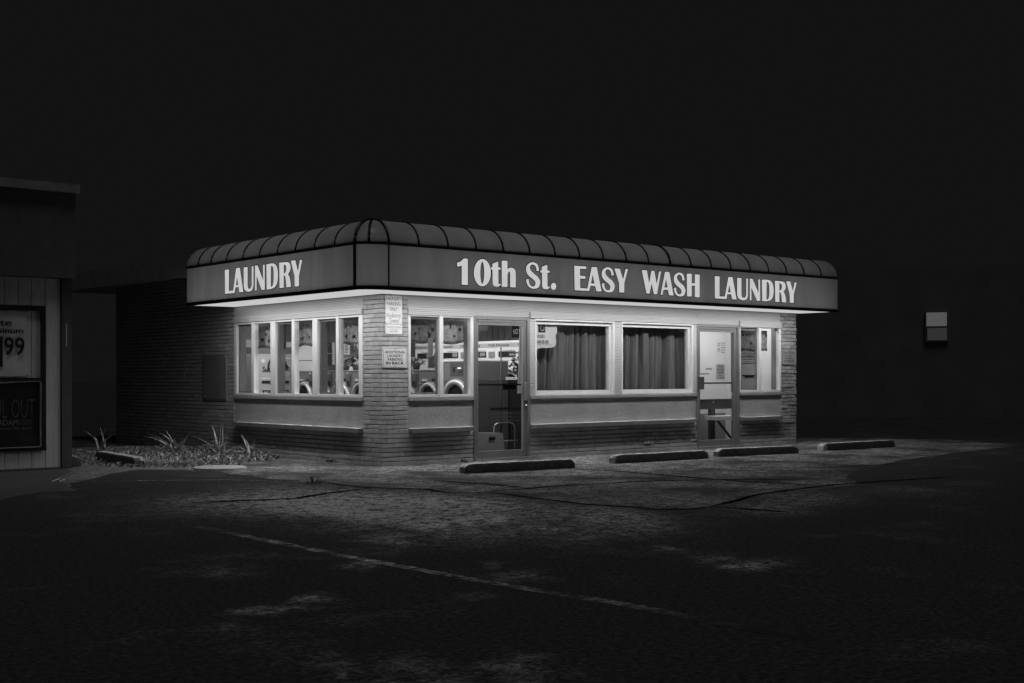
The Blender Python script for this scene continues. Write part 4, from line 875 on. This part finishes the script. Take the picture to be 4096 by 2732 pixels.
# ------------------------------------------------------------------ inside the laundry
WX = 2.6
def washer(y, wid, zt, zdoor, rdoor, label, group, big=False):
    t = thing('washing_machine', label, 'washing machine', (WX + .38, y, .016), group)
    y0, y1 = y - wid / 2 + .004, y + wid / 2 - .004
    split = zt - .33 if big else zt - .235
    mb = MB(); mb.box((WX, y0, .016), (WX + .77, y1, split)); mb.build('body', 'washerdark' if big else 'washer', t, bevel=.006)
    mb = MB(); mb.box((WX + .004, y0, split + .003), (WX + .77, y1, zt - .02)); mb.build('control_panel', 'washer', t, bevel=.004)
    mb = MB(); mb.box((WX - .012, y0 - .003, zt - .018), (WX + .775, y1 + .003, zt)); mb.build('top_trim', 'ring' if not big else 'appl', t)
    mb = MB(); mb.lathe([(rdoor * .70, -.02), (rdoor * .74, -.06), (rdoor * .86, -.075), (rdoor * .97, -.055), (rdoor, -.004)], (WX, y, zdoor), (1, 0, 0), 36); mb.build('door_ring', 'ring', t, smooth=True)
    mb = MB(); mb.lathe([(0, -.045), (rdoor * .5, -.035), (rdoor * .71, -.012)], (WX, y, zdoor), (1, 0, 0), 30); mb.build('door_glass', 'doorglass', t, smooth=True)
    if big:
        mb = MB(); mb.box((WX - .004, y - .24, zt - .26), (WX + .0035, y + .18, zt - .05)); P = mb.build('fascia', 'bigpanel', t)
        mb = MB(); mb.lathe([(0, -.05), (.03, -.05), (.04, -.005)], (WX, y - .1, zt - .15), (1, 0, 0), 16); mb.build('knob', 'steel', t, smooth=True)
        mb = MB(); mb.box((WX - .003, y - .27, split - .075), (WX - .0005, y + .22, split - .03)); p = mb.build('label_strip', 'vend', t)
        mb = MB(); add_text(mb, 'LOW SUDS SOAP ONLY', (WX - .004, y - .01, split - .064), XL, .40, .022, 'c', .01); mb.build('lettering', 'ink', p, fix=False)
        mb = MB(); mb.box((WX - .006, y + .04, zt - .2), (WX - .0045, y + .1, zt - .11)); mb.build('display', 'black', t)
    else:
        mb = MB(); mb.box((WX - .02, y - wid * .47, split - .06), (WX - .0005, y - wid * .27, split + .16)); P = mb.build('coin_box', 'washerdark', t, bevel=.004)
        mb = MB(); mb.box((WX - .026, y - wid * .44, split - .045), (WX - .0205, y - wid * .31, split + .03)); mb.sphere((WX - .028, y - wid * .37, split + .02), .012, 5); mb.build('coin_slot', 'black', P)
        mb = MB(); mb.sphere((WX - .024, y - wid * .33, split + .185), .013, 5); mb.build('indicator_lamp', 'paper', t, smooth=True)
        mb = MB(); mb.box((WX - .004, y + wid * .1, split + .03), (WX - .0005, y + wid * .34, split + .075)); mb.box((WX - .004, y - wid * .18, split - .02), (WX - .0005, y + wid * .15, split + .02)); mb.build('label_plate', 'vend', t)
        mb = MB(); mb.box((WX - .005, y + wid * .12, split - .035), (WX - .0005, y + wid * .34, split + .02)); mb.build('display', 'black', t)
        mb = MB(); mb.box((WX - .005, y - wid * .2, split + .03), (WX - .0005, y - wid * .08, split + .08)); mb.build('button', 'black', t)
        mb = MB(); mb.box((WX - .006, y0 + .01, split - .012), (WX - .0005, y1 - .01, split - .004)); mb.build('ledge_strip', 'ring', t)
    return t
WG = 'front loading washers in a row'
ws = [(6.51, 'grey front loader washer ending the row at the left, behind the middle side window'), (5.84, 'grey front loader washer second from the far end, mostly hidden by a window post'),
      (5.17, 'grey front loader washer seen through the screened pane of the third side window'), (4.49, 'grey front loader washer under the large leafed house plant'),
      (3.06, 'grey front loader washer cut by the left edge of the front corner window'), (2.37, 'grey front loader washer beside the big dark washer')]
w0 = washer(ws[0][0], .67, 1.43, .93, .285, ws[0][1], WG)
for y, lab in ws[1:]: dup(w0, (WX + .38, y, .016), lab, WG)
washer(1.61, .86, 1.58, .90, .37, 'big two tone dark washer with wide round door, right pane of the corner window', None, True)
# tall stack dryers
DX = 5.0
def dryer(y, label):
    t = thing('tumble_dryer', label, 'dryer', (DX + .3, y, .016), 'white dryers along the back partition')
    mb = MB(); mb.box((DX, y - .44, .016), (DX + .6, y + .44, 1.985)); mb.build('body', 'appl', t, bevel=.006)
    mb = MB(); mb.box((DX - .006, y - .435, 1.865), (DX - .0005, y + .435, 1.945)); p = mb.build('name_strip', 'vend', t)
    mb = MB(); add_text(mb, 'Wascomat', (DX - .007, y + .40, 1.882), XL, .36, .045, 'l', .02); add_text(mb, 'TD50', (DX - .007, y - .40, 1.882), XL, .20, .042, 'r', .02)
    mb.box((DX - .008, y + .405, 1.884), (DX - .0065, y + .425, 1.925)); mb.build('lettering', 'ink', p, fix=False)
    mb = MB(); mb.box((DX - .006, y - .12, 1.80), (DX - .0005, y + .24, 1.806)); mb.build('accent_line', 'greyink', t)
    mb = MB(); mb.box((DX - .008, y - .14, 1.675), (DX - .0005, y + .36, 1.785)); mb.build('display_window', 'black', t)
    mb = MB(); mb.box((DX - .010, y - .40, 1.665), (DX - .0005, y - .22, 1.785)); mb.box((DX - .013, y - .12, 1.70), (DX - .0085, y + .04, 1.77)); mb.build('coin_panel', 'wainscot', t)
    mb = MB(); mb.lathe([(.2, -.01), (.22, -.04), (.29, -.03), (.3, 0)], (DX, y, 1.15), (1, 0, 0), 28); mb.build('door_ring', 'ring', t, smooth=True)
    mb = MB(); mb.lathe([(0, -.02), (.205, -.01)], (DX, y, 1.15), (1, 0, 0), 28); mb.build('door_glass', 'doorglass', t)
    return t
d0 = dryer(5.7, 'white dryer behind the paper stuck in the corner window')
dup(d0, (DX + .3, 4.82, .016), 'white dryer seen in both the corner window and the first glass door')
dup(d0, (DX + .3, 3.94, .016), 'white dryer centred in the glass of the first door')
dup(d0, (DX + .3, 3.06, .016), 'white dryer at the right edge of the glass of the first door')
# framed no smoking sign, hanging cloth above the dryers
t = thing('no_smoking_sign', 'black framed NO SMOKING sign above the dryers in the first doorway', 'sign', (5.59, 3.3, 2.05))
mb = MB(); mb.box((5.575, 3.02, 2.06), (5.6, 3.72, 2.50)); mb.build('board', 'ink', t)
mb = MB(); ring(mb, PL, 3.0, 3.74, 2.04, 2.52, .02, 5.565, 5.602); mb.build('frame', 'sash', t)
mb = MB(); add_text(mb, 'NO SMOKING', (5.572, 3.67, 2.13), XL, .58, .10, 'l', .0); mb.sphere((5.572, 3.36, 2.36), .07, 8, 0, (.1, 1, .5)); mb.build('lettering', 'paper', t, fix=False)
mb = MB(); n = 24
for i in range(n + 1):
    y = 4.9 - 1.25 * i / n; q = .015 * math.sin(i * 1.1)
    mb.v += [(4.9 + q, y, 2.7), (4.88 + q * 1.5, y, 2.42), (4.90 + q * 2, y, 2.20 - .01 * i / n)]
for i in range(n):
    for k in range(2): a = i * 3 + k; mb.f.append((a, a + 3, a + 4, a + 1)); mb.m.append(0)
tag(mb.build('hanging_cloth', 'dark', smooth=True, fix=False), 'dark cloth banner hanging above the dryers at the top of the first doorway', 'cloth')
# vending machine and white cabinet at the end of the aisle
t = thing('soap_vending_machine', 'pale soap vending machine with a black arc and Sud lettering behind the side windows', 'vending machine', (2.17, 7.2, .016))
mb = MB(); mb.box((1.78, 6.9, .016), (2.55, 7.5, 1.76)); mb.build('cabinet', 'vend', t, bevel=.008)
mb = MB(); mb.box((1.785, 6.902, 1.765), (2.545, 7.48, 1.90)); mb.build('header_box', 'washer', t)
mb = MB()
pts = [(2.20 + .20 * math.cos(rad(a)), 6.893, 1.50 + .20 * math.sin(rad(a))) for a in range(-10, 200, 12)]
for a, b in zip(pts, pts[1:]): mb.tube([a, b], .02, 6)
add_text(mb, 'Sud', (1.87, 6.897, 1.40), XR, .20, .115, 'l', .03); add_text(mb, 'ch', (2.36, 6.897, 1.43), XR, .12, .115, 'l', .03)
mb.build('lettering', 'ink', t, fix=False)
mb = MB(); mb.box((1.86, 6.89, 1.18), (2.46, 6.899, 1.235)); mb.box((1.87, 6.885, 1.035), (2.46, 6.899, 1.05))
for i in range(5): mb.box((1.88 + i * .135, 6.884, 1.0), (1.90 + i * .135, 6.8985, 1.034))
mb.build('coin_slot', 'black', t)
mb = MB(); mb.box((1.86, 6.894, 1.27), (2.2, 6.899, 1.29)); mb.box((2.40, 6.894, 1.66), (2.5, 6.899, 1.70)); mb.lathe([(0, -.008), (.035, -.008), (.036, 0)], (1.89, 6.899, 1.62), (0, 1, 0), 16); mb.build('label_plate', 'paper', t)
t = thing('white_cabinet', 'tall plain white cabinet glowing behind the middle side window', 'cabinet', (2.95, 7.5, .016))
mb = MB(); mb.box((2.60, 7.28, .016), (3.27, 7.59, 1.63)); mb.box((2.60, 7.28, 1.645), (3.27, 7.59, 2.015)); mb.build('door_panel', 'appl', t, bevel=.006)
mb = MB(); mb.box((2.61, 7.29, 1.631), (3.26, 7.58, 1.644)); mb.build('seam', 'washer', t)
# notices on the walls
def notice(P, u0, u1, z0, z1, d, label, lines, m_='paper', xd=XR, nm='paper_notice', ink='greyink', margin=.12, seed=1, texts=None):
    t = thing(nm, label, 'notice', P((u0 + u1) / 2, d, z0)); r = random.Random(seed)
    mb = MB(); fbox(mb, P, u0, u1, z0, z1, d, d + .004); mb.build('sheet', m_, t)
    mb = MB(); w_ = u1 - u0; h = z1 - z0
    if texts:
        for body, uc, zc, ww, hh in texts: add_text(mb, body, P(u0 + uc * w_, d - .001, z0 + zc * h), xd, ww * w_, hh * h, 'c', .015)
    else:
        for i in range(lines):
            z = z1 - h * (.12 + .78 * (i + .5) / lines); a = u0 + w_ * margin; b = u1 - w_ * (margin + r.uniform(0, .25))
            fbox(mb, P, a, b, z - h * .2 / lines, z + h * .2 / lines, d - .0015, d - .0005)
    mb.build('lettering', ink, t, fix=False)
    return t
notice(PR, 4.19, 4.335, 1.78, 2.025, 7.59, 'white sheet pinned on the grey back wall, third side window', 6, seed=2)
notice(PL, 6.60, 6.90, 1.945, 2.13, 5.60, 'small white rules notice on the back partition, cut by the corner window edge', 4, xd=XL, seed=3)
notice(PL, 6.10, 6.52, 1.86, 2.13, 5.60, 'larger white rules notice on the back partition, left of the tall paper strip', 5, xd=XL, seed=4)
notice(PR, .90, 1.065, 1.43, 1.63, .105, 'typed sheet of small print taped inside the corner window', 9, seed=5)
notice(PR, .90, .995, 1.64, 1.885, .105, 'blank narrow paper strip taped above the typed sheet in the corner window', 1, seed=6, ink='paper')
t = thing('wall_telephone', 'small wall telephone beside the pinned sheet on the grey back wall', 'telephone', (4.43, 7.58, 1.88))
mb = MB(); mb.box((4.38, 7.52, 1.88), (4.47, 7.598, 2.0)); mb.build('body', 'sash', t, bevel=.01)
mb = MB(); mb.tube([(4.40, 7.50, 1.93), (4.39, 7.49, 1.98), (4.44, 7.49, 2.02), (4.475, 7.50, 1.96), (4.47, 7.50, 1.91)], .012, 8); mb.build('handset', 'paper', t, smooth=True)
t = thing('wall_mirror', 'narrow bright framed opening on the grey back wall behind the screened third pane', 'mirror', (3.87, 7.59, 1.56))
mb = MB(); mb.box((3.74, 7.57, 1.56), (3.88, 7.598, 2.03)); mb.build('glass_panel', 'dark', t)
mb = MB(); mb.box((3.885, 7.56, 1.56), (3.945, 7.598, 2.03)); mb.box((3.74, 7.56, 1.79), (3.883, 7.5695, 1.80)); mb.build('frame', 'appl', t)
mb = MB(); mb.box((4.1, 7.3, 1.42), (4.8, 7.59, 1.71)); tag(mb.build('white_shelf_box', 'appl', bevel=.01), 'white box on the back wall behind the leafy house plant', 'box')
mb = MB(); mb.box((5.0, 6.4, .02), (5.6, 7.2, 1.72)); tag(mb.build('white_counter', 'appl', bevel=.01), 'white cupboard end behind the bushy plant in the corner window', 'cupboard')
def bush(c, rx, rz, n, ls, label, seed, big=False):
    t = thing('house_plant', label, 'house plant', (c[0], c[1], c[2])); r = random.Random(seed)
    mb = MB(); mb.lathe([(0, 0), (.05, 0), (.075, .09), (.068, .09), (.06, .07), (0, .07)], (c[0], c[1], c[2]), (0, 0, 1), 16); mb.build('pot', 'dark', t, smooth=True)
    mb = MB()
    for i in range(n):
        a = r.uniform(0, 6.28); q = r.uniform(.1, 1); h = r.uniform(.1, 1)
        p = Vector((c[0] + math.cos(a) * rx * q, c[1] + math.sin(a) * rx * q, c[2] + .07 + rz * h * (1 - .4 * q)))
        eu = Euler((r.uniform(-1, 1), r.uniform(-1, 1), a)).to_matrix(); s = ls * r.uniform(.6, 1.2)
        mb.quad([p + eu @ Vector(v) for v in ((-s, 0, -.2 * s), (-s * .3, -s * .5, 0), (s * .5, -s * .35, .05 * s), (s, 0, -.15 * s), (s * .5, s * .35, .05 * s), (-s * .3, s * .5, 0))])
        if big: mb.tube([(c[0], c[1], c[2] + .06), p], .005, 5)
    mb.build('foliage', 'plant', t, fix=False)
bush((3.0, 3.32, 1.43), .22, .17, 150, .03, 'bushy dark house plant on the washers left in the corner window', 1)
bush((3.0, 5.30, 1.43), .17, .24, 15, .085, 'house plant with large pale edged leaves on the washers, third side window', 2, True)
bush((3.05, 5.72, 1.43), .12, .12, 60, .03, 'low dark house plant on the washers beside the large leafed one', 3)
bush((3.9, 1.5, 1.28), .2, .33, 120, .05, 'dark trailing plant at the right of the first doorway', 4)
mb = MB(); mb.box((3.55, 1.35, .016), (4.25, 1.75, 1.27)); tag(mb.build('dark_cupboard', 'dark', bevel=.01), 'dark cupboard standing under the trailing plant beyond the first door', 'cupboard')
# laundry cart, bin behind the first door
t = thing('laundry_cart', 'wire laundry cart with chrome legs and a hanging pole behind the first glass door', 'cart', (2.75, .75, .016))
mb = MB(); mb.tube([(2.83, .72, .25), (2.83, .72, 1.78)], .012, 8); mb.tube([(2.83, .72, 1.70), (3.4, .9, 1.70)], .012, 8); mb.build('pole', 'dark', t, smooth=True)
mb = MB(); mb.tube([(2.66, .7, .12), (2.66, .7, .48), (2.69, .7, .53), (2.76, .7, .55), (3.0, .7, .55), (3.07, .7, .53), (3.10, .7, .48), (3.10, .7, .12)], .011, 8); mb.tube([(2.83, .7, .25), (3.2, .75, .25)], .01, 8); mb.build('leg_frame', 'steel', t, smooth=True)
mb = MB(); mb.box((2.57, .66, .755), (3.3, .68, .80)); mb.build('rim_bar', 'black', t)
mb = MB()
for z in (.58, .64, .70): mb.tube([(2.6, .70, z), (3.3, .70, z)], .004, 5); mb.tube([(3.0, 1.05, z), (3.35, 1.05, z)], .004, 5)
for i in range(11): mb.tube([(2.62 + i * .066, .70, .56), (2.62 + i * .066, .70, .755)], .003, 4)
mb.build('wire_basket', 'washer', t)
for x in (2.66, 3.10):
    mb = MB(); mb.lathe([(0, -.012), (.045, -.012), (.05, 0), (.045, .012), (0, .012)], (x, .7, .068), (0, 1, 0), 14); mb.build('caster', 'dark', t, smooth=True)
t = thing('white_bin', 'pale plastic bin with a dark hand slot on the floor inside the first door', 'bin', (2.2, .45, .016))
mb = MB(); mb.v += [(1.98, .34, .016), (2.60, .34, .016), (2.60, .6, .016), (1.98, .6, .016), (1.94, .30, .415), (2.52, .30, .405), (2.52, .64, .405), (1.94, .64, .415)]
for f in ((0, 3, 2, 1), (0, 1, 5, 4), (1, 2, 6, 5), (2, 3, 7, 6), (3, 0, 4, 7)): mb.f.append(f); mb.m.append(0)
mb.build('tub', 'bin', t, fix=False)
mb = MB(); mb.box((2.24, .296, .30), (2.36, .3075, .345)); mb.build('hand_slot', 'black', t)
mb = MB(); mb.box((2.36, .0265, 1.255), (2.585, .0305, 1.295)); D_ = mb.build('door_decal', 'paper')
tag(D_, 'small white NO PETS ALLOWED decal on the glass of the first door', 'decal')
mb = MB(); add_text(mb, 'NO PETS ALLOWED', (2.4725, .0255, 1.266), XR, .19, .018, 'c', .01); mb.build('lettering', 'ink', D_, fix=False)
# behind the second door
notice(PR, 9.16, 9.415, 1.74, 2.03, 1.59, 'wall sign asking to keep children off carts and tables, inside the second door', 0, 'signwhite', ink='ink', seed=7, nm='rules_sign',
       texts=[('We Ask', .66, .74, .5, .10), ('To Put', .66, .58, .5, .10), ('Children', .66, .42, .55, .10), ('Carts &', .66, .26, .5, .10), ('Tables', .66, .10, .5, .10), ('O', .2, .55, .28, .24), ('O', .2, .2, .28, .24)])
notice(PR, 9.14, 9.385, 1.235, 1.54, 1.59, 'grey paper notice with black words low on the white wall inside the second door', 0, 'greypaper', ink='ink', seed=8,
       texts=[('Please', .55, .80, .55, .12), ('use other', .5, .62, .8, .11), ('DOOR', .55, .40, .6, .14), ('for', .45, .22, .3, .1), ('entry', .65, .06, .5, .1)])
for x0, x1, z, lab in ((7.05, 7.22, 1.435, 'short grey strip sticker on the second door glass, upper of two'), (6.85, 7.14, 1.345, 'long grey strip sticker on the second door glass, lower of two')):
    mb = MB(); mb.box((x0, .0275, z - .014), (x1, .0305, z + .014)); tag(mb.build('strip_sticker', 'wainscot'), lab, 'sticker')
t = thing('folding_table', 'dark wooden folding table with a thick apron behind the second door', 'table', (8.9, 1.25, .016))
mb = MB(); mb.box((7.6, .98, .8355), (9.36, 1.10, .86)); mb.build('table_top', 'wood', t)
mb = MB(); mb.box((7.65, 1.0, .665), (9.34, 1.03, .835)); mb.build('apron', 'wood', t)
for x in (8.28, 9.15):
    mb = MB(); mb.box((x, .985, .016), (x + .12, 1.06, .6645)); mb.build('leg', 'wood', t)
mb = MB(); mb.sphere((8.34, .975, .80), .012, 5); mb.build('bolt', 'steel', t)
t = thing('white_bench', 'low white bench with a diagonal brace inside the second door', 'bench', (8.45, .75, .016))
mb = MB(); mb.box((8.03, .62, .465), (8.95, .92, .545)); mb.build('seat', 'appl', t, bevel=.004)
mb = MB(); mb.tube([(8.14, .70, .46), (8.62, .70, .03)], .03, 4); mb.build('brace', 'wood', t)
mb = MB(); mb.box((8.85, .66, .016), (8.92, .9, .464)); mb.build('leg', 'wood', t)
# white vending cabinet behind the last window
t = thing('change_machine', 'white change machine with printed panel and dark slot behind the last window', 'change machine', (8.67, .45, .016))
mb = MB(); mb.box((8.41, .35, .016), (8.93, .55, 1.80)); mb.build('cabinet', 'appl', t, bevel=.006)
mb = MB(); mb.box((8.41, .342, 1.66), (8.92, .3495, 1.672)); mb.box((8.41, .342, 1.545), (8.92, .3495, 1.552)); mb.build('panel_line', 'black', t)
mb = MB(); mb.box((8.44, .341, 1.30), (8.84, .3495, 1.325)); mb.box((8.52, .336, 1.275), (8.78, .3495, 1.2995)); mb.build('slot', 'black', t)
mb = MB(); add_text(mb, 'CHANGE MACHINE', (8.66, .3485, 1.605), XR, .44, .030, 'c', .02); add_text(mb, 'USE QUARTERS', (8.66, .3485, 1.565), XR, .3, .022, 'c', .02); mb.build('lettering', 'ink', t, fix=False)
# curtains
def curtain(x0, x1, label, seed):
    r = random.Random(seed); n = 150; mb = MB(); nz_ = 12
    ph = []; x = 0; pts = []
    for i in range(n + 1):
        u = i / n; xx = x0 + (x1 - x0) * u
        ph_ = u * 56 + 4.2 * math.sin(u * 7 + seed) + 1.5 * math.sin(u * 19 + seed) + seed; q = (abs(math.sin(ph_ / 2)) * 2 - 1) * (.6 + .4 * math.sin(u * 17 + seed * 2)) + .25 * math.sin(u * 131 + seed); pts.append((xx, q))
    for j in range(nz_ + 1):
        v = j / nz_; z = 1.03 + 1.17 * v
        for i, (xx, q) in enumerate(pts):
            amp = .15 * (1 - .4 * v); lean = (1 - v) * -.07 * math.sin(i / n * 3 + .4)
            mb.v.append((xx + lean + .018 * math.cos(i * .55 + seed) * (1 - v * .5), 0.32 - amp * q, z))
    for j in range(nz_):
        for i in range(n): a = j * (n + 1) + i; mb.f.append((a, a + 1, a + n + 2, a + n + 1)); mb.m.append(0)
    return tag(mb.build('curtain', 'curtain', smooth=True, fix=False), label, 'curtain', 'drawn dark curtains')
curtain(2.93, 4.84, 'dark pleated curtain drawn behind the window with the taped poster', 1)
curtain(4.86, 6.85, 'dark pleated curtain drawn behind the window beside the second door', 4)
for x, y, z0, z1, lab in ((3.38, .14, 1.60, 1.86, 'short pale wand hanging below the poster in the curtained window'), (4.67, .14, 1.08, 2.05, 'long pale curtain wand at the right edge of the first curtained window'), (6.62, .14, 1.25, 2.05, 'pale curtain wand at the right edge of the second curtained window')):
    mb = MB(); mb.tube([(x, y, z0), (x + .004, y, z1)], .008, 6); tag(mb.build('curtain_wand', 'wainscot', smooth=True), lab, 'curtain wand')
t = thing('window_poster', 'ragged pale poster with a black square and a ring, taped in the first curtained window', 'poster', (3.25, .1, 1.76))
mb = MB(); pp = [(3.03, 2.135), (3.50, 2.14), (3.505, 2.02), (3.47, 1.97), (3.485, 1.86), (3.46, 1.80), (3.40, 1.775), (3.2, 1.765), (3.03, 1.75)]
a = [(x, .098, z) for x, z in pp]; b = [(x, .102, z) for x, z in pp]; mb.quad(a); mb.quad(b[::-1])
for i in range(len(pp)): j = (i + 1) % len(pp); mb.quad([a[i], a[j], b[j], b[i]])
mb.build('sheet', 'paper', t)
mb = MB(); mb.box((3.10, .0955, 2.015), (3.245, .0975, 2.134)); mb.build('black_square', 'ink', t)
mb = MB(); mb.tube([(3.175 + .042 * math.cos(k * .35), .0935, 2.085 + .042 * math.sin(k * .35)) for k in range(19)], .009, 6); mb.build('ring_print', 'vend', t, smooth=True)
mb = MB(); r = random.Random(4)
for row, (z, h, xe) in enumerate(((1.925, .06, 3.22), (1.835, .06, 3.31))):
    x = 3.06
    while x < xe: wd = r.uniform(.008, .016); mb.box((x, .0955, z), (x + wd, .0975, z + h * r.uniform(.8, 1))); x += wd + r.uniform(.008, .02)
mb.box((3.05, .0955, 1.815), (3.40, .0975, 1.819)); mb.build('lettering', 'greyink', t)
# valances
def valance(P, u0, u1, d, z0, z1, label, seed):
    r = random.Random(seed); mb = MB(); n = 60; nz_ = 8
    def surf(u, z, off=0):
        s = (u - u0) / (u1 - u0); v = (z - z0) / (z1 - z0)
        q = math.sin(s * 21 + seed) * .020 + math.sin(s * 47 + seed * 3) * .008
        return P(u, d + q * (1.2 - .6 * v) - off, z + (.012 * math.sin(s * 13 + seed * 2) * (1 - v)))
    for j in range(nz_ + 1):
        for i in range(n + 1): mb.v.append(surf(u0 + (u1 - u0) * i / n, z0 + (z1 - z0) * j / nz_))
    for j in range(nz_):
        for i in range(n): a = j * (n + 1) + i; mb.f.append((a, a + 1, a + n + 2, a + n + 1)); mb.m.append(0)
    def poly(pts, mi=1):
        mb.quad([surf(u, z, .006) for u, z in pts], mi)
    k = int(abs(u1 - u0) / .12)
    for i in range(k):
        cu = u0 + (i + .5 + r.uniform(-.25, .25)) * (u1 - u0) / k; cz = z0 + (z1 - z0) * r.choice((.34, .40, .62, .75)); s = r.uniform(.028, .05)
        kindp = r.random()
        if kindp < .6: poly([(cu + s * (1 if q % 2 == 0 else .42) * math.sin(q * math.pi / 5 + .2), cz + s * (1 if q % 2 == 0 else .42) * math.cos(q * math.pi / 5 + .2)) for q in range(10)])
        elif kindp < .8: poly([(cu, cz - s * 1.2), (cu + s * .7, cz), (cu + s * .5, cz + s * .5), (cu, cz + s * .2), (cu - s * .5, cz + s * .5), (cu - s * .7, cz)])
        else: poly([(cu + s * math.cos(q), cz + s * 1.2 * math.sin(q)) for q in (-1.3, -.7, 0, .7, 1.3)] + [(cu + s * .45 * math.cos(q), cz + s * 1.2 * math.sin(q) * .8) for q in (.9, 0, -.9)])
    m_ = int(abs(u1 - u0) / .021)
    for i in range(m_):
        u = u0 + (u1 - u0) * i / m_; q = (u1 - u0) / m_
        for rr in (0, 1):
            if (i + rr) % 2 == 0: poly([(u, z0 + .008 + rr * .02), (u + q, z0 + .008 + rr * .02), (u + q, z0 + .028 + rr * .02), (u, z0 + .028 + rr * .02)])
    return tag(mb.build('valance', ['valance', 'ink'], smooth=False, fix=False), label, 'valance', 'printed star valances')
VZ = (1.80, 2.17)
valance(PL, 4.20, 3.10, .22, 1.79, 2.17, 'star printed valance in the side window nearest the dark brickwork', 2)
valance(PL, 2.86, 1.80, .22, 1.80, 2.17, 'star and heart printed valance in the middle side window', 5)
valance(PL, 1.60, .50, .22, 1.80, 2.17, 'star and moon printed valance in the side window next to the corner', 9)
valance(PR, .52, 1.66, .22, 1.81, 2.17, 'star printed valance in the front corner window', 13)
valance(PR, 8.0, 9.05, .24, 1.77, 2.17, 'blotchy printed valance in the last front window by the end pier', 17)
# a light switch cord and door hardware details in the last window
mb = MB(); mb.tube([(8.585, .12, 1.80), (8.585, .12, 1.45), (8.575, .12, 1.42)], .004, 5); tag(mb.build('pull_cord', 'greyink', smooth=True), 'thin dark pull cord hanging inside the last front window', 'cord')
